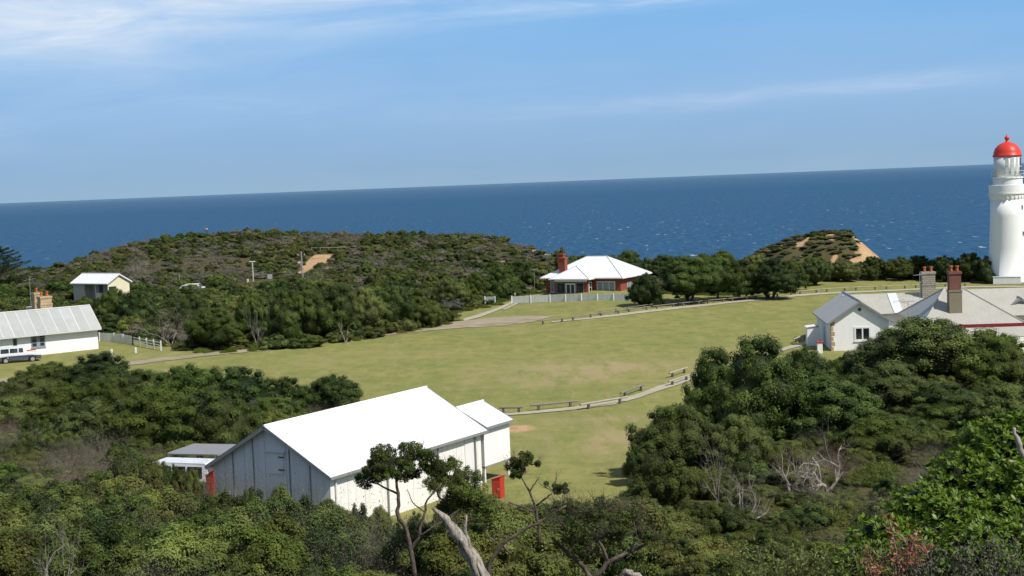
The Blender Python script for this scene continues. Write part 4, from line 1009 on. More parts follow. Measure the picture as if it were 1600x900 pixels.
def crown_mesh(name, mat, W, Hh_, nlobe, nsub, nleaf, leaf, aspect=.5, sub=(.045, .085), core=.70, up=.3):
    """lobes on a dome, small tufts on the lobes, leaves on the tufts"""
    th = np.arange(nlobe)*2.4+rng.uniform(-.5, .5, nlobe); cz = rng.uniform(0, 1, nlobe); cz[0] = .95
    rl = rng.uniform(.17, .27, nlobe)*W; rad = np.sqrt(np.maximum(.02, 1-cz**2))*rng.uniform(.75, 1, nlobe)
    Lc = np.stack([np.cos(th)*rad*(W/2-rl*.8), np.sin(th)*rad*(W/2-rl*.8), rl*.45+(Hh_-rl*1.1)*cz*.85], 1)
    vz = min(1.0, Hh_/W*1.25)
    lp = rng.choice(nlobe, nsub, p=rl**2/(rl**2).sum()); d = unit(rng.normal(size=(nsub, 3))+[0, 0, .35])
    C = Lc[lp]+d*rl[lp][:, None]*rng.uniform(.75, 1.08, (nsub, 1))*[1, 1, vz]; rc_ = rng.uniform(sub[0], sub[1], nsub)*W
    ok = C[:, 2] > -.1; C, rc_, lp, d = C[ok], rc_[ok], lp[ok], d[ok]; nsub = len(C)
    lt = rng.uniform(.2, .7, nlobe); ct = np.clip(lt[lp]+rng.normal(size=nsub)*.17+.12*d[:, 2], 0, 1)
    pick = rng.choice(nsub, nleaf, p=rc_**2/(rc_**2).sum()); e = unit(rng.normal(size=(nleaf, 3))+d[pick]*.7+[0, 0, .3])
    pos = C[pick]+e*(rc_[pick]*rng.uniform(.55, 1.12, nleaf)**.7)[:, None]*[1, 1, .85]
    nrm = unit(e*.8+d[pick]*.5+rng.normal(size=(nleaf, 3))*.42+np.array([0, 0, up]))
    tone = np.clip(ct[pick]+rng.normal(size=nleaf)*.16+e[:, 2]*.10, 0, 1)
    n2 = int(nleaf*.55); l2 = rng.choice(nlobe, n2, p=rl**2/(rl**2).sum()); e2 = unit(rng.normal(size=(n2, 3))+[0, 0, .2])
    wob = 1+.10*np.sin(e2[:, 0]*11+l2)*np.sin(e2[:, 1]*10)*np.sin(e2[:, 2]*12+l2)
    p2 = Lc[l2]+e2*(rl[l2]*core*1.08*wob*rng.uniform(.92, 1.15, n2))[:, None]*[1, 1, vz]
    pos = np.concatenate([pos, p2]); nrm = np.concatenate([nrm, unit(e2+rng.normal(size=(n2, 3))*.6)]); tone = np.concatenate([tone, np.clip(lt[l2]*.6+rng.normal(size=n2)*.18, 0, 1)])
    V_, Q, T = leaves(pos, nrm, leaf, aspect, tone); tris = np.concatenate([Q[:, [0, 1, 2]], Q[:, [0, 2, 3]]])
    if core:  # dark solid cores added to stop light, gap shade put in their tone
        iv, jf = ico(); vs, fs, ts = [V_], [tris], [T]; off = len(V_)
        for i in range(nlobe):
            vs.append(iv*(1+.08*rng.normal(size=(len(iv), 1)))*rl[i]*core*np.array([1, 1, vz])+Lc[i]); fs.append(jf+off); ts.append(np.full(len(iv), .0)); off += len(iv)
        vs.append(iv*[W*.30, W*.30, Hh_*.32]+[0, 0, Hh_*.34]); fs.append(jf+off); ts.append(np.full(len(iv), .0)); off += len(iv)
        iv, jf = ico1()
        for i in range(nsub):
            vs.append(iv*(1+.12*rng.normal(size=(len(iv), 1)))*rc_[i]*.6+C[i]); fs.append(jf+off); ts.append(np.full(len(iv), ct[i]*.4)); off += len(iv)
        V_ = np.concatenate(vs); tris = np.concatenate(fs); T = np.concatenate(ts)
    return npmesh(name, V_, tris, T, mat, True)
def heath_mesh(name, mat, W, Hh_, nstem, nper, leaf, aspect=.22):
    th = rng.uniform(0, 2*math.pi, nstem); r_ = np.sqrt(rng.uniform(0, 1, nstem))*W/2
    top = Hh_*(1-.55*(r_/(W/2))**2)*rng.uniform(.6, 1.1, nstem)
    lean = rng.normal(size=(nstem, 2))*.18+np.stack([np.cos(th), np.sin(th)], 1)*.25*(r_/(W/2))[:, None]
    pick = np.repeat(np.arange(nstem), nper); k = rng.uniform(.15, 1, len(pick))**.6
    pos = np.stack([np.cos(th[pick])*r_[pick]+lean[pick, 0]*k*top[pick], np.sin(th[pick])*r_[pick]+lean[pick, 1]*k*top[pick], k*top[pick]], 1)+rng.normal(size=(len(pick), 3))*.05*W/2
    nrm = unit(rng.normal(size=(len(pick), 3))*np.array([1, 1, .6])+np.array([0, 0, .35]))
    tone = np.clip(rng.uniform(.2, .9, nstem)[pick]+rng.normal(size=len(pick))*.18+.15*(k-.7), 0, 1)
    V_, Q, T = leaves(pos, nrm, leaf, aspect, tone)
    tris = np.concatenate([Q[:, [0, 1, 2]], Q[:, [0, 2, 3]]])
    iv, jf = ico(); off = len(V_); vs, fs, ts = [V_], [tris], [T]
    for i in range(9):  # dark cores added inside the clump, shade between stems put in their tone
        a = rng.uniform(0, 6.28); q = W/2*.6*math.sqrt(rng.uniform()); rr_ = rng.uniform(.2, .3)*W
        vs.append(iv*(1+.1*rng.normal(size=(len(iv), 1)))*np.array([rr_, rr_, Hh_*.38])+np.array([q*math.cos(a), q*math.sin(a), Hh_*.18])); fs.append(jf+off); ts.append(np.full(len(iv), .05)); off += len(iv)
    return npmesh(name, np.concatenate(vs), np.concatenate(fs), np.concatenate(ts), mat, True)
def branch(mb, p, d, L_, r_, lev, spread=.6, gnarl=.35, kids=3, upb=.15, seg=4, sides=4, ends=None, wind=Vector((0, 0, 0)), rat=.68):
    pts_ = [p.copy()]; rads = [r_]; q = p.copy(); d = d.normalized()
    for i in range(seg):
        d = (d+Vector((random.gauss(0, gnarl), random.gauss(0, gnarl), random.gauss(0, gnarl)+upb))*.5+wind*.3).normalized()
        q = q+d*L_/seg; pts_.append(q.copy()); rads.append(r_*(1-.55*(i+1)/seg))
    mb.tube(pts_, rads, sides, caps=False)
    if lev <= 0:
        if ends is not None: ends.append(q.copy())
        return
    for k in range(kids):
        j = random.randint(max(1, seg//2), seg); dd = (d+Vector((random.gauss(0, spread), random.gauss(0, spread), random.gauss(0, spread*.7)+upb)))
        branch(mb, pts_[j], dd, L_*random.uniform(.5, .85), rads[j]*rat, lev-1, spread, gnarl, kids, upb, max(2, seg-1), sides, ends, wind, rat)
def twig_mesh(name, mat, W, Hh_, stems, lev, r_, kids=3, leafn=0, lmat=None, leafsz=.05, sides=3, upb=.15):
    mb = MB(); ends = []
    for i in range(stems):
        a = random.uniform(0, 6.28); s_ = random.uniform(0, .25)*W
        d = Vector((math.cos(a)*W/Hh_*.55, math.sin(a)*W/Hh_*.55, .8))
        branch(mb, Vector((math.cos(a)*s_*.5, math.sin(a)*s_*.5, -.1)), d, Hh_*.55, r_, lev, .55, .3, kids, upb, 3, sides, ends)
    P_ = np.array(mb.v); s_ = Hh_/np.percentile(P_[:, 2], 99); P_ *= np.array([min(1.5, W/2/np.percentile(np.abs(P_[:, :2]), 97))]*2+[s_])
    me = bpy.data.meshes.new(name); me.from_pydata(P_.tolist(), [], mb.f); me.materials.append(mat)
    if leafn:
        me2 = me; E_ = np.array([tuple(e) for e in ends])*np.array([min(1.5, W/2/np.percentile(np.abs(np.array(mb.v)[:, :2]), 97))]*2+[s_])
        pk = rng.integers(0, len(E_), leafn); pos = E_[pk]+rng.normal(size=(leafn, 3))*.06*W
        V_, Q, T = leaves(pos, unit(rng.normal(size=(leafn, 3))+[0, 0, .4]), leafsz, .4, rng.uniform(.2, .8, leafn))
        n0 = len(me.vertices); allv = np.concatenate([P_, V_]); fcs = [list(f) for f in mb.f]+(Q+n0).tolist()
        mats = [0]*len(mb.f)+[1]*len(Q); tone = np.concatenate([np.zeros(n0), T])
        bpy.data.meshes.remove(me); me = bpy.data.meshes.new(name); me.from_pydata(allv.tolist(), [], fcs); me.materials.append(mat); me.materials.append(lmat)
        me.polygons.foreach_set('material_index', mats); a_ = me.attributes.new('tone', 'FLOAT', 'POINT'); a_.data.foreach_set('value', tone)
    return me

PROTO = {}   # key -> list of (mesh, W, H)
def addp(key, me, W, Hh_): PROTO.setdefault(key, []).append((me, W, Hh_))
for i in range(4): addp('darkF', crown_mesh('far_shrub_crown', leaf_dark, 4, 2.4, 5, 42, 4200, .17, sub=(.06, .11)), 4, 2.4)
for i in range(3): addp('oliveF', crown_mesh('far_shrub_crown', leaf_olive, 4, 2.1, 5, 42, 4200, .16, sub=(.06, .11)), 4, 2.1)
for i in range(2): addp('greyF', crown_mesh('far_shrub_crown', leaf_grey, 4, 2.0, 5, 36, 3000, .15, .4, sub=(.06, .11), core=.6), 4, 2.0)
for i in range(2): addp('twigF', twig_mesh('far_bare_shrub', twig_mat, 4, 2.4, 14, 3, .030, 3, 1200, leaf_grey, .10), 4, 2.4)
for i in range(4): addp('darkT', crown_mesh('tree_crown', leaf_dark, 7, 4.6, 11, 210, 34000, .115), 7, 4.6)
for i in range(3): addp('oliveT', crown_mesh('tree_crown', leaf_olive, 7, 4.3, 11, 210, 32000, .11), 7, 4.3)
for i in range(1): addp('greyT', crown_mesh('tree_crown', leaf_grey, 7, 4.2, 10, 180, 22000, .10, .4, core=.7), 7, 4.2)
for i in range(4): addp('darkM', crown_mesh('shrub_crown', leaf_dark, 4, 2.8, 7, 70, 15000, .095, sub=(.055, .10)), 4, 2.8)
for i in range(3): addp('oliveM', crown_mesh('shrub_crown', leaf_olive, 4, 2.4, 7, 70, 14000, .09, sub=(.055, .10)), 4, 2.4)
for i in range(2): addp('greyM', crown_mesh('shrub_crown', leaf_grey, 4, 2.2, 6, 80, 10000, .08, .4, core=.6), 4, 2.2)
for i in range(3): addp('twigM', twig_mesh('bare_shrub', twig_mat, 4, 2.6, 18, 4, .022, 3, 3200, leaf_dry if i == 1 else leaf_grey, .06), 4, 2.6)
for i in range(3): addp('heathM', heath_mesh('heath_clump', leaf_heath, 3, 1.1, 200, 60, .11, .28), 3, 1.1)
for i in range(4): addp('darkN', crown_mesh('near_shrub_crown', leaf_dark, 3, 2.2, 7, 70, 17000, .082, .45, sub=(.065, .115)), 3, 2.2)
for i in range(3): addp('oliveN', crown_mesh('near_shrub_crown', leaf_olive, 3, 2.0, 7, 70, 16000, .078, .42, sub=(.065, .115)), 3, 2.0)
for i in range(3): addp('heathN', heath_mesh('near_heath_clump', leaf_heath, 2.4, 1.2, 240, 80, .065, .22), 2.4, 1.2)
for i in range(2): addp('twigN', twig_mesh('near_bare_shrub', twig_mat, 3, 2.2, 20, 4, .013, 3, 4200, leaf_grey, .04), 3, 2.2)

def mesh_obj(name, me, parent=None):
    o = bpy.data.objects.new(name, me); COL.objects.link(o); o.parent = parent; return o
def trunk_mesh(h, r_, n=3, spread=.5):
    mb = MB()
    for i in range(n):
        a = 2*math.pi*i/n+random.uniform(-.5, .5); branch(mb, Vector((0, 0, -.3)), Vector((math.cos(a)*spread, math.sin(a)*spread, 1)), h, r_, 1, .5, .3, 3, .2, 4, 7)
    me = bpy.data.meshes.new('trunk'); me.from_pydata(mb.v, [], mb.f); me.materials.append(bark); me.shade_smooth(); return me
TRUNKS = [trunk_mesh(1.9, .13, 3), trunk_mesh(1.8, .15, 2, .3), trunk_mesh(2.0, .12, 4, .7)]
TREES = []
def tree_px(u, vb, wpx, vt, label, key='dark', zb=None, D=None, name='coastal_tree', cat='tree', group=None, lift=.0, trunk=True):
    """tree rooted where the pixel column meets the ground, sized in metres from its apparent size"""
    if D is None: p = hillpt(u, vb)
    else: p = PY(u, vb, D); p.z = terr(p.x, p.y)
    D_ = p.y; s_ = D_/F; w_ = wpx*s_; top = PY(u, vt, D_).z; h_ = max(.8, top-p.z)
    lod = 'F' if D_ > 135 else ('M' if D_ > 42 else 'N')
    if w_ > 4.2 and lod != 'N': lod = 'T'
    me, W, H_ = random.choice(PROTO[key+lod])
    e_ = empty(name, p, 0, label, cat, group)
    cr = mesh_obj('crown', me, e_); lf = lift*h_
    cr.location = (0, 0, lf); cr.scale = (w_/W, w_/W, (h_-lf)/H_); cr.rotation_euler = (0, 0, random.uniform(0, 6.28))
    if trunk:
        tk = mesh_obj('trunk', random.choice(TRUNKS), e_); tk.scale = (max(.5, w_/6),)*2+(max(.35, h_*.62/2.6),); tk.rotation_euler = (0, 0, random.uniform(0, 6))
    TREES.append((p.x, p.y, w_*.40)); return e_
T_ = [
 # bushes before the left cottage and left of the shed
 (75, 622, 130, 566, 'round dark shrub directly below the white parked car', 'dark'),
 (150, 618, 150, 552, 'broad dark tree in front of the left cottage right end', 'dark'),
 (40, 640, 120, 588, 'low olive shrub below the parked car at the left edge', 'olive'),
 (225, 640, 150, 572, 'dark rounded tree at the left end of the mid thicket', 'olive'),
 (300, 660, 170, 570, 'tall dark tree in the mid thicket left of centre', 'dark'),
 (385, 665, 160, 572, 'wide dark green tree behind the shed gable peak', 'dark'),
 (250, 700, 170, 605, 'deep green tree in the lower left of the mid thicket', 'dark'),
 (345, 705, 170, 606, 'deep green tree just above the carport roof', 'dark'),
 (455, 660, 110, 590, 'dark tree crown peeping over the shed roof left part', 'dark'),
 (520, 650, 110, 586, 'rightmost dark tree of the thicket behind the shed roof', 'dark'),
 (150, 700, 160, 618, 'olive shrub at the edge of the grey brush on the left', 'olive'),
 (425, 690, 100, 618, 'dark shrub touching the left slope of the shed roof', 'dark'),
 (290, 735, 90, 690, 'bright low shrub in front of the carport', 'olive'),
 (100, 668, 150, 598, 'dense shrub filling the gap at the left end of the mid thicket', 'dark'),
 (30, 680, 140, 618, 'olive shrub above the grey brush at the left edge', 'olive'),
 (175, 665, 130, 588, 'dark shrub between the two left trees of the mid thicket', 'dark'),
 # right thicket
 (1195, 690, 190, 527, 'tall dark tree crown left of the white gabled cottage', 'dark'),
 (1120, 670, 130, 545, 'dark tree overhanging the end of the near footpath', 'dark'),
 (1255, 640, 120, 545, 'dark tree directly below the cottage red capped pillar', 'dark'),
 (1060, 745, 170, 628, 'big grey green tree at the edge of the grass right of centre', 'dark'),
 (1150, 745, 130, 650, 'dark tree behind the tangle of dead branches', 'olive'),
 (1035, 800, 120, 700, 'dark shrub at the lower left corner of the right thicket', 'dark'),
 (1010, 760, 80, 690, 'small dark shrub bulging onto the grass', 'dark'),
 (1300, 690, 190, 590, 'broad olive tree below the gabled cottage window', 'dark'),
 (1390, 650, 150, 568, 'olive shrub below the large bush before the cottage', 'olive'),
 (1460, 600, 270, 489, 'very large rounded bush hiding the right cottage front', 'olive'),
 (1390, 590, 150, 525, 'greyish left shoulder of the large bush before the cottage', 'grey'),
 (1560, 610, 150, 520, 'dark bush at the right edge below the verandah', 'dark'),
 (1480, 660, 170, 600, 'low dark shrub below the large cottage bush', 'dark'),
 (1580, 680, 160, 600, 'low green shrub at the right edge above the bright bush', 'olive'),
 (1380, 720, 170, 650, 'low dark shrub right of the pale dead tree', 'dark'),
 (1240, 760, 110, 700, 'dark shrub below the pale dead tree', 'olive'),
 # around the brick house and beyond
 (1008, 479, 60, 427, 'round dark shrub against the right side of the brick house', 'dark'),
 (870, 470, 20, 452, 'small dark shrub beside the chimney wall of the brick house', 'dark', 218),
 (845, 470, 22, 448, 'small dark shrub at the left wall of the brick house', 'dark', 221),
]
for row in T_:
    u, vb, wpx, vt, lab, key = row[:6]
    tree_px(u, vb, wpx, vt, lab, key, D=row[6] if len(row) > 6 else None, trunk=wpx > 60, name='coastal_tree' if 'tree' in lab else 'coastal_shrub', cat='tree' if 'tree' in lab else 'shrub')
for u, vb, wpx, vt, lab in [
 (1078, 474, 122, 398, 'largest umbrella crowned tree right of the brick house'), (1122, 470, 84, 402, 'slender tree just right of the largest umbrella tree'),
 (1160, 468, 78, 406, 'umbrella tree with a clear stem on the lawn right of the brick house'), (1205, 467, 92, 404, 'dense tree standing closest to the far footpath bend')]:
    tree_px(u, vb, wpx, vt, lab, 'dark', lift=.16)
for u, vb, wpx, vt, lab, key in [
 (985, 441, 60, 390, 'dark tree behind the brick house roof right end', 'dark'), (1040, 440, 60, 397, 'dark tree behind the umbrella trees', 'dark'), (940, 436, 60, 398, 'olive tree rising above the brick house ridge', 'olive'),
 (882, 440, 40, 386, 'round dark tree above the brick house chimneys', 'olive'), (1130, 440, 60, 392, 'dark tree on the bluff skyline before the headland', 'dark'), (1100, 445, 60, 396, 'dark tree on the skyline behind the largest umbrella tree', 'dark'), (1185, 446, 70, 398, 'olive tree on the bluff below the headland left flank', 'olive'),
 (1235, 454, 60, 405, 'dark tree at the corner of the far lawn', 'dark'), (1275, 446, 60, 400, 'dark scrub tree below the sandy headland', 'dark'), (1320, 440, 60, 402, 'olive scrub tree below the sandy cliff', 'olive'), (1365, 438, 50, 400, 'dark scrub tree below the cliff foot', 'dark'),
 (1405, 438, 60, 402, 'dark tree left of the stone chimney', 'dark'), (1435, 437, 60, 398, 'dark tree behind the stone chimney', 'dark'), (1475, 440, 60, 400, 'dark tree behind the brick chimney', 'dark'), (1515, 441, 60, 394, 'tall dark tree left of the lighthouse', 'dark'), (1540, 443, 40, 402, 'dark tree touching the lighthouse left side', 'dark')]:
    tree_px(u, vb, wpx, vt, lab, key, lift=.06)
# dark bank along the road
for i, (u, vb, wpx, vt) in enumerate([(335, 546, 100, 478), (300, 530, 80, 462), (450, 536, 80, 450), (480, 533, 90, 446), (395, 530, 60, 452), (530, 527, 90, 444), (570, 523, 80, 450), (615, 518, 80, 446), (655, 512, 76, 452), (215, 520, 80, 455), (180, 510, 70, 450), (705, 482, 70, 430), (745, 470, 60, 425), (785, 458, 60, 412), (815, 452, 60, 405)]):
    tree_px(u, vb, wpx, vt, ['dark tree at the left end of the bank above the road', 'dark tree behind the left end of the roadside bank', 'dark tree right of the thin bare trunks on the roadside bank', 'tall dark tree below the power pole', 'dark tree above the thin bare trunks', 'dark tree in the middle of the roadside bank', 'dark tree right of the bank middle', 'tall dark tree near the right end of the bank', 'rightmost dark tree of the roadside bank', 'dark tree above the white paling fence', 'dark tree just right of the left cottage roof end', 'olive tree above the earth mound', 'dark tree above the short paling fence', 'dark tree above the garden path gate', 'dark tree left of the brick house chimney'][i], 'dark' if i not in (6, 11) else 'olive', lift=.05)
# shrubs on the sunny verge along the foot of the bank
for i, (u, vb, w_, vt) in enumerate([(430, 545, 60, 522), (480, 542, 60, 520), (530, 534, 50, 515), (585, 528, 50, 508)]):
    tree_px(u, vb, w_, vt, 'low bright green shrub along the foot of the roadside bank', 'olive', name='coastal_shrub', cat='shrub', group='low shrubs at the foot of the roadside bank', trunk=False)

# taller shrubs against the foot of the big shed
for i, (u, vt, w_, D, key) in enumerate([(352, 768, 70, 66, 'olive'), (395, 762, 80, 65, 'dark'), (440, 765, 80, 64, 'olive'), (480, 772, 70, 64, 'dark'), (515, 782, 64, 65, 'olive'), (552, 786, 70, 64, 'dark'), (592, 795, 60, 66, 'olive'), (650, 800, 60, 67, 'dark'),
        (690, 790, 60, 66, 'dark'), (722, 778, 60, 68, 'olive'), (752, 768, 40, 72, 'dark'), (240, 708, 90, 76, 'olive'), (200, 698, 110, 78, 'dark'), (268, 718, 56, 76, 'dark'), (288, 720, 54, 75.5, 'olive'), (306, 734, 44, 75, 'dark'), (795, 790, 60, 66, 'olive')]):
    tree_px(u, 800, w_, vt, 'bushy green shrub at the foot of the big shed walls' if u > 310 and u < 780 else ('green shrub hiding the front of the white van' if u < 310 else 'olive shrub on the grass edge below the small tufted tree'), key, D=D, name='coastal_shrub', cat='shrub', group='green shrubs along the foot of the big shed' if 310 < u < 780 else ('shrubs in front of the white van' if u < 310 else None), trunk=False)
for i, (u, vt, w_, D) in enumerate([(312, 724, 54, 75), (345, 728, 60, 70), (385, 735, 70, 69), (425, 742, 60, 69), (462, 752, 60, 68), (700, 752, 50, 70), (495, 765, 40, 68)]):
    tree_px(u, 800, w_, vt, 'reddish grey twiggy shrub against the shaded shed gable' if u < 600 else 'grey twiggy shrub against the right part of the shed wall', 'twig', D=D, name='bare_shrub', cat='shrub', group='twiggy shrubs in front of the shed gable' if u < 600 else None, trunk=False)

# conifer at the left edge
p = hillpt(4, 452); e_ = empty('conifer_tree', (p.x-.6, p.y, p.z), 0, 'dark layered conifer rising against the sea at the left edge', 'tree')
D_ = p.y; n_ = 21000; top = PY(5, 386, D_).z-p.z; nb = 46
bz = np.sort(rng.uniform(.10, .97, nb)); bt = np.arange(nb)*2.4+rng.uniform(-.4, .4, nb); bl = (7.0*(1-bz**1.9)+1.0)*rng.uniform(.7, 1.05, nb)
k = rng.integers(0, nb, n_); f = rng.uniform(.12, 1, n_)**.7; lat = rng.normal(size=n_)*(.16+.13*np.sin(f*3.1)*bl[k]*.5)
pos = np.stack([np.cos(bt[k])*bl[k]*f-np.sin(bt[k])*lat, np.sin(bt[k])*bl[k]*f+np.cos(bt[k])*lat, bz[k]*top+bl[k]*f*(.16+.05*f)+rng.normal(size=n_)*.10], 1)
V_, Q, T = leaves(pos, unit(rng.normal(size=(n_, 3))*.45+[0, 0, 1]), .26, .4, np.clip(rng.uniform(.1, 1, n_), 0, 1))
cr = mesh_obj('crown', npmesh('conifer_crown', V_, Q, T, leaf_conifer), e_)
mb = MB(); mb.tube([(0, 0, -.5), (0, 0, top*.98)], [.35, .05], 8)
for i in range(nb): mb.tube([(0, 0, bz[i]*top), (math.cos(bt[i])*bl[i]*.9, math.sin(bt[i])*bl[i]*.9, bz[i]*top+bl[i]*.18)], [.06, .02], 4)
mb.build('trunk', bark, e_, True)

# dead and bare individuals, built from real limbs
def dead_tree(u, vb, vt, wpx, label, mat=limb_mat, stems=4, lev=4, r_=.09, kids=3, D=None, name='dead_tree', seed=1, group=None, gn=.45):
    random.seed(seed); p = hillpt(u, vb) if D is None else PY(u, vb, D)
    if D is not None: p.z = terr(p.x, p.y)
    h_ = PY(u, vt, p.y).z-p.z; w_ = wpx*p.y/F; mb = MB(); ends = []
    for i in range(stems):
        a = 6.28*i/stems+random.uniform(-.4, .4); branch(mb, Vector((0, 0, -.2)), Vector((math.cos(a)*w_/h_*.6, math.sin(a)*w_/h_*.6, .8)), h_*.6, r_, lev, .65, gn, kids, .08, 4, 5, ends, rat=.62)
    P_ = np.array(mb.v); P_[:, 2] *= h_/np.percentile(P_[:, 2], 99.5); s_ = w_/2/np.percentile(np.abs(P_[:, 0]), 97); P_[:, :2] *= s_
    me = bpy.data.meshes.new(name); me.from_pydata(P_.tolist(), [], mb.f); me.materials.append(mat); me.shade_smooth()
    o = mesh_obj(name, me); o.location = p; tag(o, label, 'dead tree', group); TREES.append((p.x, p.y, w_*.2)); return o
dead_tree(1284, 752, 652, 125, 'pale twisted dead tree in the open scrub on the right', seed=11, stems=5, r_=.16, lev=5, D=76, gn=.7)
dead_tree(1236, 745, 688, 66, 'small pale dead tree left of the larger twisted one', seed=12, stems=3, r_=.13, lev=3, D=77)
dead_tree(1165, 795, 705, 130, 'tangle of bare silver branches below the right thicket', mat=grey_limb, seed=33, stems=6, r_=.09, lev=5, D=70, gn=.7)
dead_tree(1120, 760, 655, 66, 'grey dead limbs among the foliage of the right thicket', mat=grey_limb, seed=14, stems=3, r_=.13, lev=4, D=72)
dead_tree(1368, 720, 665, 60, 'bleached branch tips right of the pale dead tree', seed=15, stems=3, r_=.05, lev=3)
dead_tree(268, 540, 452, 130, 'wide grey leafless tree above the white paling fence', grey_limb, 13, 5, .07, seed=16, gn=.45, D=168)
dead_tree(402, 545, 460, 40, 'narrow pale bare trunks on the roadside bank', seed=17, mat=grey_limb, stems=5, r_=.13, lev=4, gn=.35, D=163)
dead_tree(541, 530, 498, 20, 'short white dead trunk at the foot of the roadside bank', seed=18, stems=2, r_=.14, lev=1, D=164)
dead_tree(215, 430, 384, 60, 'grey leafless tree on the hill above the cream shed', mat=grey_limb, seed=19, stems=11, r_=.10, lev=4, gn=.45)
dead_tree(90, 850, 765, 90, 'weathered grey dead tree in the left foreground', mat=grey_limb, seed=20, stems=3, r_=.09, lev=4, D=48, gn=.6)
dead_tree(500, 905, 820, 60, 'grey bare stems at the bottom edge left of centre', seed=21, stems=3, r_=.045, lev=4, D=34)
dead_tree(1230, 900, 800, 60, 'thin silver bare stems left of the red leaved twigs', seed=22, stems=3, r_=.022, lev=4, D=24)
dead_tree(985, 905, 850, 40, 'thin pale bare stems at the bottom edge right of centre', seed=24, stems=3, r_=.02, lev=3, D=28)
for ob in list(COL.objects):
    if ob.name.startswith('dead_tree') and ob.location.y > 60: DEADS.append((ob.location.x, ob.location.y))
# limbs along given pixel paths
def limb(mb, path, D, sides=7, jk=.35, k_=1.0):
    pts_, rs = [], []
    for q in path:
        dD = q[3] if len(q) > 3 else 0
        pts_.append(PY(q[0], q[1], D+dD)); rs.append(q[2]*k_*D/F/2)
    # refine
    P2, R2 = [], []
    for i in range(len(pts_)-1):
        for k in range(3):
            t_ = k/3; a = pts_[i].lerp(pts_[i+1], t_); jit = rs[i]*jk
            if k or i: a = a+Vector((random.gauss(0, jit), random.gauss(0, jit), random.gauss(0, jit)))
            P2.append(a); R2.append((rs[i]*(1-t_)+rs[i+1]*t_)*random.uniform(.9, 1.1))
    P2.append(pts_[-1]); R2.append(rs[-1]); mb.tube(P2, R2, sides)
random.seed(3)
def build_world(mb, name, mat, parent=None, origin=None, smooth=True):
    o0_ = origin or Vector((0, 0, 0)); mb.v = [(x-o0_.x, y-o0_.y, z-o0_.z) for x, y, z in mb.v]
    o = mb.build(name, mat, parent, smooth)
    if parent is None: o.location = o0_
    return o
# the big silver stump
D = 20.0; base = PY(775, 1000, D); base.z = terr(base.x, D)
mb = MB(); limb(mb, [(800, 1180, 40), (776, 1000, 32, .1), (757, 915, 26), (742, 878, 24), (722, 846, 21), (706, 823, 16), (691, 806, 11), (676, 794, 4)], D, 14, .10)
limb(mb, [(738, 872, 14, -.02), (730, 846, 10, -.03), (727, 828, 6, -.04), (729, 804, 2, -.04)], D, 8, .2)
limb(mb, [(748, 905, 12, -.08), (738, 872, 11, -.09), (722, 846, 8, -.08), (711, 830, 3, -.06)], D, 8, .1)
limb(mb, [(764, 940, 12, -.10), (756, 905, 9, -.10), (746, 880, 4, -.11)], D, 8, .1)
o = build_world(mb, 'dead_tree', dead_wood, None, base); tag(o, 'thick silver splintered dead trunk leaning left at the bottom centre', 'dead tree')
D = 22.0
mb = MB(); limb(mb, [(1640, 860, 16), (1612, 770, 13), (1600, 722, 11), (1592, 695, 9), (1585, 669, 5)], D, 8); limb(mb, [(1606, 727, 9), (1585, 722, 7), (1566, 719, 4)], D, 6); limb(mb, [(1596, 705, 4), (1588, 692, 2.5), (1584, 690, 1.5)], D, 5)
b_ = PY(1640, 860, D); o = build_world(mb, 'dead_branch', limb_mat, None, b_); tag(o, 'forked silver dead branch at the right edge above the bright bush', 'dead branch')
mb = MB(); limb(mb, [(1020, 960, 14), (1000, 905, 11), (985, 893, 12), (972, 899, 8)], 26, 8); b_ = PY(1020, 960, 26); b_.z = terr(b_.x, 26)
o = build_world(mb, 'dead_branch', dead_wood, None, b_); tag(o, 'pale broken branch stub at the bottom edge right of the trunk', 'dead branch')

def pad_mesh(name, pads, D, leaf, n_per, mat, origin, aspect=.5, core=False):
    """foliage pads (u, v, ru, rv, dD) as leaf clusters"""
    Vs, Qs, Ts = [], [], []; off = 0
    for (u, v, ru, rv, dD) in pads:
        c = np.array(PY(u, v, D+dD)); a, b = ru*D/F, rv*D/F; n_ = int(n_per*ru*rv/400*2.2)
        nc = max(7, int(ru*rv/22)); cc = rng.normal(size=(nc, 3)); cc = unit(cc)*rng.uniform(.3, 1, (nc, 1)); cc = cc*np.array([a, a*.9, b])+c
        pk = rng.integers(0, nc, n_); d = unit(rng.normal(size=(n_, 3))+[0, 0, .35]); rr_ = min(a, b)*.42
        pos = cc[pk]+d*rr_*rng.uniform(.5, 1.05, (n_, 1)); nrm = unit(d+rng.normal(size=(n_, 3))*.5)
        tone = np.clip(rng.uniform(.15, .9, nc)[pk]+rng.normal(size=n_)*.15, 0, 1)
        V_, Q, T = leaves(pos-np.array(origin), nrm, leaf, aspect, tone); Vs.append(V_); Qs.append(Q+off); Ts.append(T); off += len(V_)
    return npmesh(name, np.concatenate(Vs), np.concatenate(Qs), np.concatenate(Ts), mat)
def open_tree(label, D, limbs, pads, leaf=.07, n_per=900, mat=leaf_dark, name='coastal_tree', twigs=0):
    o0_ = PY(limbs[0][0][0], limbs[0][0][1], D); o0_.z = min(o0_.z, terr(o0_.x, D)); e_ = empty(name, o0_, 0, label, 'tree')
    mb = MB()
    for l_ in limbs: limb(mb, l_, D, 7, .35, .62)
    for (u, v, ru, rv, dD) in pads:      # fine twigs radiating inside each pad
        c = PY(u, v+rv*.5, D+dD)
        for k in range(7+twigs): branch(mb, c, Vector((random.gauss(0, 1), random.gauss(0, .8), random.uniform(.2, 1.2))), ru*D/F*.9, .018, 2, .6, .3, 3, .1, 3, 3)
    build_world(mb, 'trunk', bark, e_, o0_)
    mesh_obj('crown', pad_mesh('open_crown', pads, D, leaf, n_per, mat, o0_), e_)
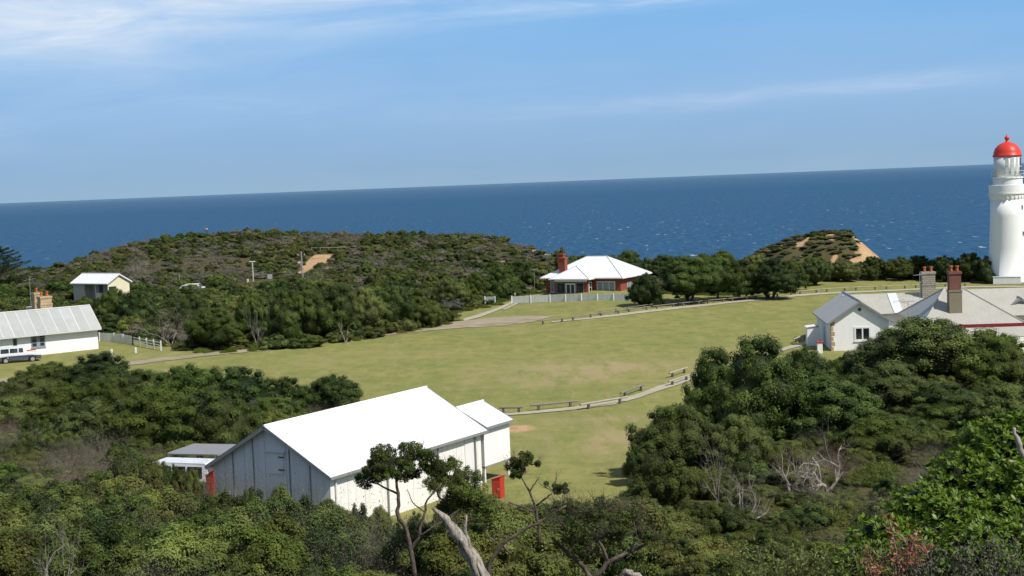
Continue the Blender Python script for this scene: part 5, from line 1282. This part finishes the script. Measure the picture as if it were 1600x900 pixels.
open_tree('small open crowned tree standing in front of the big shed wall', 50,
          [[(648, 905, 13), (643, 860, 12), (634, 830, 11), (622, 800, 10), (622, 770, 8), (618, 745, 6), (606, 725, 4)], [(643, 862, 9), (655, 835, 9), (662, 805, 7), (668, 780, 5), (690, 755, 4)],
           [(622, 772, 6), (598, 760, 5), (577, 752, 3)], [(620, 752, 5), (634, 735, 4), (648, 715, 3)], [(663, 800, 4), (645, 785, 3), (636, 765, 2)], [(650, 840, 5), (690, 815, 4), (712, 800, 3)]],
          [(600, 716, 34, 18, 0), (578, 746, 30, 17, .4), (648, 710, 32, 18, .2), (622, 732, 28, 16, -.4), (672, 728, 22, 20, .3), (590, 735, 28, 16, -.3), (640, 738, 24, 14, .6)], n_per=1500)
open_tree('second open tree with rounder crown over the right part of the shed wall', 52,
          [[(690, 905, 11), (690, 860, 10), (700, 820, 9), (705, 790, 7), (710, 760, 5)], [(702, 805, 6), (725, 785, 5), (738, 765, 3)], [(704, 795, 5), (685, 775, 4), (678, 755, 3)]],
          [(700, 738, 32, 20, 0), (724, 748, 30, 18, .3), (682, 756, 24, 16, -.3), (738, 780, 34, 26, .2), (715, 772, 30, 20, -.4), (700, 790, 26, 16, .3), (752, 800, 26, 20, 0)], n_per=1400)
open_tree('little wind bent tree with two leafy tufts against the grass', 46,
          [[(842, 850, 9), (840, 808, 8), (836, 790, 7), (828, 768, 6), (818, 752, 4), (812, 740, 3)], [(838, 790, 6), (852, 778, 5), (862, 772, 3)], [(838, 800, 5), (812, 790, 4), (795, 785, 3)], [(828, 768, 4), (836, 755, 3), (842, 745, 2)]],
          [(810, 722, 22, 16, 0), (830, 720, 16, 13, .3), (808, 738, 16, 13, -.2), (866, 763, 23, 11, 0)], n_per=1600, leaf=.06)
open_tree('dark windswept tree with spreading grey limbs at the bottom right of centre', 36,
          [[(905, 945, 18), (925, 905, 15), (950, 878, 13), (985, 862, 10), (1010, 850, 7)], [(925, 905, 13), (905, 880, 12), (885, 862, 9), (860, 838, 6)], [(950, 878, 9), (940, 850, 8), (915, 825, 5), (900, 808, 3)], [(985, 862, 6), (995, 840, 5), (990, 815, 3)],
           [(760, 945, 12), (765, 880, 11), (785, 850, 10), (815, 830, 8), (850, 812, 6), (885, 790, 4)], [(785, 850, 6), (800, 868, 4), (760, 835, 3)]],
          [(935, 800, 42, 20, 0), (980, 815, 38, 20, .4), (895, 822, 34, 18, -.3), (905, 850, 32, 18, 0), (955, 845, 34, 16, .6), (880, 792, 28, 14, .3), (1010, 840, 26, 14, 0), (920, 870, 26, 12, .4)], n_per=1000, leaf=.05, twigs=10)

# big bright foreground bush at the lower right: glossy leaf rosettes
def rosette_bush(label, specs, D0, leaf, nros, mat, nm='broadleaf_bush'):
    o0_ = PY(specs[0][0], specs[0][1], D0); o0_.z = terr(o0_.x, o0_.y); Vs, Qs, Ts = [], [], []; off = 0; iv, jf = ico(); cv, cf = [], []; co_ = 0
    e_ = empty(nm, o0_, 0, label, 'bush'); mbt = MB()
    for (u, v, ru, rv, D) in specs:
        c = np.array(PY(u, v, D)); a, b = ru*D/F, rv*D/F; n_ = int(nros*ru*rv/3000); d = unit(rng.normal(size=(n_, 3))+[0, -.25, .35])
        lump = 1+.18*np.sin(d[:, 0]*9+u)*np.sin(d[:, 2]*8+v)
        tip = c+d*np.array([a, a*.8, b])*lump[:, None]*rng.uniform(.86, 1.03, (n_, 1))
        ax = unit(d+[0, 0, .6]+rng.normal(size=(n_, 3))*.2); tone = rng.uniform(.25, .9, n_)
        for k in range(9):      # nine leaves per rosette
            r1_ = unit(np.cross(ax, rng.normal(size=(n_, 3)))); ld = unit(ax*rng.uniform(.3, 1.0, (n_, 1))+r1_)
            side = unit(np.cross(ld, ax)); L_ = leaf*rng.uniform(.7, 1.2, (n_, 1)); w_ = L_*.17
            p0 = tip-ax*leaf*.15*rng.uniform(0, 1.5, (n_, 1)); mid = p0+ld*L_*.55+ax*L_*.06; end = p0+ld*L_
            V_ = np.stack([p0, mid-side*w_, end, mid+side*w_], 1).reshape(-1, 3)-np.array(o0_)
            Vs.append(V_); Qs.append(np.arange(n_*4).reshape(n_, 4)+off); Ts.append(np.repeat(np.clip(tone+rng.normal(size=n_)*.15, 0, 1), 4)); off += n_*4
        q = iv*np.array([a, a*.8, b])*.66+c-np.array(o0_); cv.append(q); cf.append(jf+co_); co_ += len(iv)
        c2 = Vector(c); mbt.tube([o0_, (o0_+c2)/2+Vector((.1, 0, .2)), c2], [.05, .04, .02], 6)
    cr = mesh_obj('crown', npmesh('rosette_crown', np.concatenate(Vs), np.concatenate(Qs), np.concatenate(Ts), mat), e_)
    mesh_obj('dark_core', npmesh('dark_core', np.concatenate(cv), np.concatenate(cf), np.zeros(co_), core_shade, True), e_)
    build_world(mbt, 'trunk', bark, e_, o0_)
core_shade = leaf_mat('dark core shade', (.008, .014, .004), (.02, .03, .01), (.01, .015, .005), .3)  # colour of the solid core inside the bush, inner shade painted in
rosette_bush('large glossy bright green bush filling the lower right corner', [
    (1590, 830, 75, 60, 21), (1560, 700, 58, 45, 23), (1600, 690, 50, 50, 23), (1500, 745, 60, 42, 22.5), (1570, 775, 66, 55, 22), (1440, 785, 50, 30, 21.5), (1490, 810, 60, 40, 21), (1375, 835, 52, 28, 21),
    (1420, 870, 70, 40, 20.5), (1340, 885, 42, 30, 20.5), (1530, 690, 40, 30, 23.5), (1620, 780, 50, 60, 21.5), (1540, 860, 80, 50, 20)], 21, .105, 260, leaf_bright)
# red dead leaf sprays in front of it, and dry foreground sprays
def spray(label, paths, D, leaf, n_, mat, name='leafy_spray', cat='plant', sp=7, nl=1):
    mb = MB(); o0_ = PY(paths[0][0][0], paths[0][0][1], D); o0_.z = terr(o0_.x, D)
    P0 = []
    for pth_ in paths:
        limb(mb, pth_, D, 4)
        for (q, q2) in zip(pth_[:-1], pth_[1:]):
            for k in range(n_): t_ = random.random(); P0.append(np.array(PY(q[0]+(q2[0]-q[0])*t_, q[1]+(q2[1]-q[1])*t_, D))+rng.normal(size=3)*sp*D/F)
    e_ = empty(name, o0_, 0, label, cat); build_world(mb, 'stem', twig_mat, e_, o0_)
    P0 = np.array(P0)-np.array(o0_); V_, Q, T = leaves(P0, unit(rng.normal(size=P0.shape)+[0, -.3, .2]), leaf, .35, rng.uniform(.1, 1, len(P0)))
    mesh_obj('foliage', npmesh('spray_foliage', V_, Q, T, mat), e_)
random.seed(9)
spray('sprays of dead red brown leaves against the bright green bush', [[(1415, 960, 5), (1405, 900, 4), (1398, 850, 3), (1390, 812, 2)], [(1408, 890, 3), (1425, 860, 2), (1428, 835, 2)], [(1360, 960, 4), (1362, 900, 3), (1350, 860, 2)], [(1362, 900, 2), (1378, 880, 2)], [(1425, 880, 2), (1452, 850, 2)]], 16.5, .065, 60, leaf_red, sp=6)
pp = []
for i in range(26):
    u = random.uniform(1400, 1610); v = random.uniform(830, 885)+(8 if u < 1450 else 0); pp.append([(u+random.gauss(0, 25), 985, 1.8), (u+random.gauss(0, 8), v+60, 1.3), (u, v, .6)])
spray('tall dry grey green stems along the bottom right corner', pp, 17, .06, 90, leaf_grey, sp=11)
pp = []
for i in range(34):
    u = random.uniform(1150, 1390); v = random.uniform(850, 890); pp.append([(u+random.gauss(0, 20), 1010, 1.8), (u+random.gauss(0, 8), v+55, 1.3), (u, v, .6)])
spray('low olive stems along the bottom edge left of the red sprays', pp, 19, .055, 90, leaf_olive, sp=12)

# ------------------------------------------------------------ scrub cover
def limit_v(u):      # the skyline of the near scrub in the photo, so that it hides no more than there
    xs_ = [-100, 0, 60, 130, 200, 260, 330, 345, 420, 500, 525, 560, 620, 700, 760, 800, 900, 975, 1000, 1050, 1100, 1200, 1250, 1300, 1400, 1500, 1600, 1700]
    vs_ = [590, 600, 605, 625, 670, 710, 768, 752, 762, 778, 785, 800, 812, 800, 770, 782, 778, 782, 760, 735, 720, 700, 665, 640, 600, 600, 610, 610]
    return interp(u, xs_, vs_)
random.seed(21)
PL = []    # placements: x, y, z, key, idx, sx, sz, rot, size_px
def blocked(x, y, pad=0.0):
    for kx, ky, kr in KEEP:
        if (x-kx)**2+(y-ky)**2 < (kr+pad)**2: return True
    return False
y = 17.0
while y < 372:
    st = 1.15 if y < 32 else 1.4 if y < 50 else 1.7 if y < 75 else 2.1 if y < 130 else 2.3 if y < 250 else 2.6
    half = y*.40+8; x = -half
    while x < half:
        px, py = x+random.uniform(-.45, .45)*st, y+random.uniform(-.45, .45)*st; x += st
        if inpoly(px, py, FIELD): continue
        z = terr(px, py)
        if z < -6 or blocked(px, py, .6): continue
        if inpoly(px, py, TRACK) : continue
        if y > 250:
            pu = px/py
            if abs(px-66) < 40 and y > 255:
                if (px-(hp.x-1.0)-.9*(z-4))/3.0+2.2*fbm(px, py, .22, 5) > .45 and z > -6: continue
                if random.random() < .08: continue
            if -.005 < pu < .045 and fbm(px, py*.6, .10, 2)*2.4+(pu-.008)*18 > .35: continue
        if y > 130 and any((px-tx)**2+(py-ty)**2 < (tr*.5)**2 for tx, ty, tr in TREES): continue
        uu, vv = project(px, py, z)
        if not (-170 < uu < 1770): continue
        nz = mnoise.noise(Vector((px*.06, py*.04, 11))); nz2 = mnoise.noise(Vector((px*.12, py*.10, 4))); rnd = random.random()
        lod = 'N' if py < 42 else ('M' if py < 135 else 'F')
        if lod == 'F':
            if nz > .02 and py > 240: key = 'grey' if rnd < .45 else ('twig' if rnd < .65 else 'olive')
            elif nz2 > .0 or (py > 240 and rnd > .55): key = 'olive' if rnd < .8 else 'grey'
            else: key = 'dark' if rnd < .72 else ('olive' if rnd < .9 else 'grey')
            sz = random.uniform(.45, 1.1)*(1.0 if py < 260 else .72); hz_ = sz*random.uniform(.6, 1.1)
            if abs(px-66) < 26 and py > 262: sz *= 1.05; hz_ *= .5; key = 'grey' if rnd < .45 else 'olive'
            if 172 < py < 250: sz *= 1.15; hz_ *= 1.1
        else:
            left = uu < 250 and vv < 850
            if left and nz2 > -.15: key = 'twig' if rnd < .68 else ('olive' if rnd < .8 else 'dark')
            elif uu < 620: key = 'dark' if rnd < .62 else ('olive' if rnd < .86 else ('twig' if rnd < .95 else 'heath'))
            elif uu < 1250: key = 'heath' if rnd < .26 else ('olive' if rnd < .56 else ('twig' if rnd < .66 else 'dark'))
            else: key = 'heath' if rnd < .30 else ('olive' if rnd < .62 else ('dark' if rnd < .88 else 'twig'))
            if nz > .26 and rnd < .4: key = 'twig'
            sz = random.uniform(.5, 1.0) if key != 'heath' else random.uniform(.7, 1.2); hz_ = sz*random.uniform(.65, 1.1)
            if uu > 640 and lod == 'M' and key != 'heath': hz_ *= .8; sz *= .85
            if lod == 'N' and uu < 620: hz_ *= 1.1
        if lod == 'N' and uu > 1180 and key not in ('heath',): hz_ *= .6
        if key == 'grey' and lod == 'N': key = 'olive'
        k = key+lod; idx = random.randrange(len(PROTO[k])); me, W, H_ = PROTO[k][idx]
        h_ = H_*hz_
        if 52 < py < 74 and uu < 1000 and key != 'heath':
            tgt = PY(uu, limit_v(uu), py).z-z; hz_ = max(hz_, min(3.4, tgt*random.uniform(.75, 1.0))/H_); sz = max(sz, hz_*.9)
        if any((px-dx_)**2+(py-dy_)**2 < (3.2 if dy_ < 110 else 5)**2 and py < dy_+1.2 for dx_, dy_ in DEADS):
            if rnd < .3: key = 'heath' if lod == 'M' else key
            k = key+lod; idx = random.randrange(len(PROTO[k])); me, W, H_ = PROTO[k][idx]; hz_ = random.uniform(.55, 1.0)/H_; sz = random.uniform(.45, .7)
        # keep to the skyline seen in the photo
        ut, vt = project(px, py, z+h_)
        lim = limit_v(ut) if py < 100 else (0 if uu > 1000 or py > 135 else 560)
        if vt < lim:
            pz = PY(ut, lim, py).z-z
            if pz < .35: continue
            hz_ = pz/H_*random.uniform(.8, 1.0)
            sz = min(sz, hz_*1.8)
        PL.append((px, py, z-.1, k, idx, sz, hz_, random.uniform(0, 6.28), W*sz*F/py if -20 < uu < 1620 and vt < 915 else 0))
    y += st
for k in range(900):      # wind clipped scrub on the headland knoll
    px, py = random.uniform(30, 82), random.uniform(272, 316); z = terr(px, py)
    if z < -4 or (px-(hp.x-1.0)-.9*(z-4))/3.0+2.2*fbm(px, py, .22, 5) > .45: continue
    if fbm(px, py*.5, .22, 8) > .25 and px > 54: continue
    kk = random.choice(['greyF', 'oliveF', 'oliveF', 'darkF']); sc_ = random.uniform(.3, .6)
    PL.append((px, py, z-.1, kk, random.randrange(2), sc_, sc_*random.uniform(.35, .6), random.uniform(0, 6.28), 0))
for i in range(len(FIELD)):
    a, b = Vector(FIELD[i-1]), Vector(FIELD[i]); n_ = int((b-a).length/.45)
    for k in range(n_):
        q_ = a.lerp(b, (k+random.random())/n_)+Vector((random.gauss(0, .8), random.gauss(0, .9)))
        if blocked(q_.x, q_.y, -.5) or q_.y > 245 or q_.y < 40: continue
        uu, vv = project(q_.x, q_.y, 0)
        if not (-60 < uu < 1660): continue
        kk = 'heathM'; sc_ = random.uniform(.18, .5)
        PL.append((q_.x, q_.y, terr(q_.x, q_.y)-.05, kk, random.randrange(3), sc_, sc_*random.uniform(.6, 1.1), random.uniform(0, 6.28), 0))
PL.sort(key=lambda r_: -r_[8])
LAB = {'dark': ('dark green shrub', 'dense dark green coastal shrub'), 'olive': ('olive shrub', 'olive green coastal shrub'), 'twig': ('bare shrub', 'grey twiggy half leafless shrub'), 'heath': ('heath', 'low feathery yellow green heath clump'), 'grey': ('grey shrub', 'pale grey green shrub')}
def zone(u, v):
    if v < 560: return 'in the far scrub'
    if u < 240: return 'in the scrub at the left edge of the foreground'
    if u < 640: return 'in the foreground scrub below the shed gable'
    if u < 1000: return 'in the foreground scrub around the silver dead trunk'
    return 'in the foreground scrub of the right slope'
used = set(); rest = []; cnt = 0
for r_ in PL:
    px, py, z, k, idx, sz, hz_, rot, app = r_
    if cnt < 270 and app > 0:
        me, W, H_ = PROTO[k][idx]; key = k[:-1]; nm = {'heath': 'heath_clump', 'twig': 'bare_shrub'}.get(key, 'coastal_shrub')
        o = mesh_obj(nm, me); o.location = (px, py, z); o.scale = (sz, sz, hz_); o.rotation_euler = (0, 0, rot)
        u_, v_ = project(px, py, z+.6); zn = zone(u_, v_); lab = LAB[key][1]+' '+zn
        tag(o, lab, 'shrub' if key != 'heath' else 'heath', LAB[key][0]+'s '+zn); cnt += 1; used.add((k, idx))
    else: rest.append(r_)
print('placements', len(PL), 'individuals', cnt)
# everything else: one ground-covering mass, instanced on points
def scatter(name, rows, label, cat):
    combos = sorted({(r_[3], r_[4]) for r_ in rows})
    me = bpy.data.meshes.new(name+'_points'); me.vertices.add(len(rows)); me.vertices.foreach_set('co', np.array([r_[:3] for r_ in rows], dtype=np.float32).ravel())
    a = me.attributes.new('pid', 'INT', 'POINT'); a.data.foreach_set('value', [combos.index((r_[3], r_[4])) for r_ in rows])
    a = me.attributes.new('rot', 'FLOAT_VECTOR', 'POINT'); a.data.foreach_set('vector', np.array([(0, 0, r_[7]) for r_ in rows], dtype=np.float32).ravel())
    a = me.attributes.new('scl', 'FLOAT_VECTOR', 'POINT'); a.data.foreach_set('vector', np.array([(r_[5], r_[5], r_[6]) for r_ in rows], dtype=np.float32).ravel())
    o = mesh_obj(name, me); tag(o, label, cat, kind='stuff')
    ng = bpy.data.node_groups.new(name, 'GeometryNodeTree'); ng.interface.new_socket('Geometry', in_out='INPUT', socket_type='NodeSocketGeometry'); ng.interface.new_socket('Geometry', in_out='OUTPUT', socket_type='NodeSocketGeometry')
    gi, go = ng.nodes.new('NodeGroupInput'), ng.nodes.new('NodeGroupOutput'); jn = ng.nodes.new('GeometryNodeJoinGeometry')
    def attr(nm_, ty):
        x_ = ng.nodes.new('GeometryNodeInputNamedAttribute'); x_.data_type = ty; x_.inputs['Name'].default_value = nm_; return [s for s in x_.outputs if s.enabled and s.name == 'Attribute'][0]
    pid, ro_, sc_ = attr('pid', 'INT'), attr('rot', 'FLOAT_VECTOR'), attr('scl', 'FLOAT_VECTOR')
    for i, (k, idx) in enumerate(combos):
        src = next((ob for ob in COL.objects if ob.type == 'MESH' and ob.data is PROTO[k][idx][0]), None)
        if src is None: print('no source for', k, idx); continue
        oi = ng.nodes.new('GeometryNodeObjectInfo'); oi.inputs['Object'].default_value = src; oi.inputs['As Instance'].default_value = True; oi.transform_space = 'ORIGINAL'
        cp_ = ng.nodes.new('FunctionNodeCompare'); cp_.data_type = 'INT'; cp_.operation = 'EQUAL'; ng.links.new(pid, cp_.inputs[2]); cp_.inputs[3].default_value = i
        ip = ng.nodes.new('GeometryNodeInstanceOnPoints'); ng.links.new(gi.outputs[0], ip.inputs['Points']); ng.links.new(cp_.outputs[0], ip.inputs['Selection']); ng.links.new(oi.outputs['Geometry'], ip.inputs['Instance'])
        ng.links.new(ro_, ip.inputs['Rotation']); ng.links.new(sc_, ip.inputs['Scale']); ng.links.new(ip.outputs[0], jn.inputs[0])
    ng.links.new(jn.outputs[0], go.inputs[0]); md = o.modifiers.new('scatter', 'NODES'); md.node_group = ng
# every prototype that the mass uses must exist as a real shrub: plant the missing ones where they were drawn
have = {ob.data.name for ob in COL.objects if ob.type == 'MESH'}
keep_rest = []
for r_ in rest:
    me, W, H_ = PROTO[r_[3]][r_[4]]
    if me.name not in have and r_[8] > 0:
        key = r_[3][:-1]; nm = {'heath': 'heath_clump', 'twig': 'bare_shrub'}.get(key, 'coastal_shrub')
        o = mesh_obj(nm, me); o.location = r_[:3]; o.scale = (r_[5], r_[5], r_[6]); o.rotation_euler = (0, 0, r_[7]); have.add(me.name)
        u_, v_ = project(r_[0], r_[1], r_[2]+.6); zn = zone(u_, v_); tag(o, LAB[key][1]+' '+zn, 'shrub', LAB[key][0]+'s '+zn)
    else: keep_rest.append(r_)
scatter('hill_scrub', [r_ for r_ in keep_rest if r_[1] > 135], 'mottled green and grey coastal scrub covering the far hill', 'scrub')
scatter('foreground_scrub', [r_ for r_ in keep_rest if r_[1] <= 135], 'dense low coastal scrub filling the foreground slope', 'scrub')
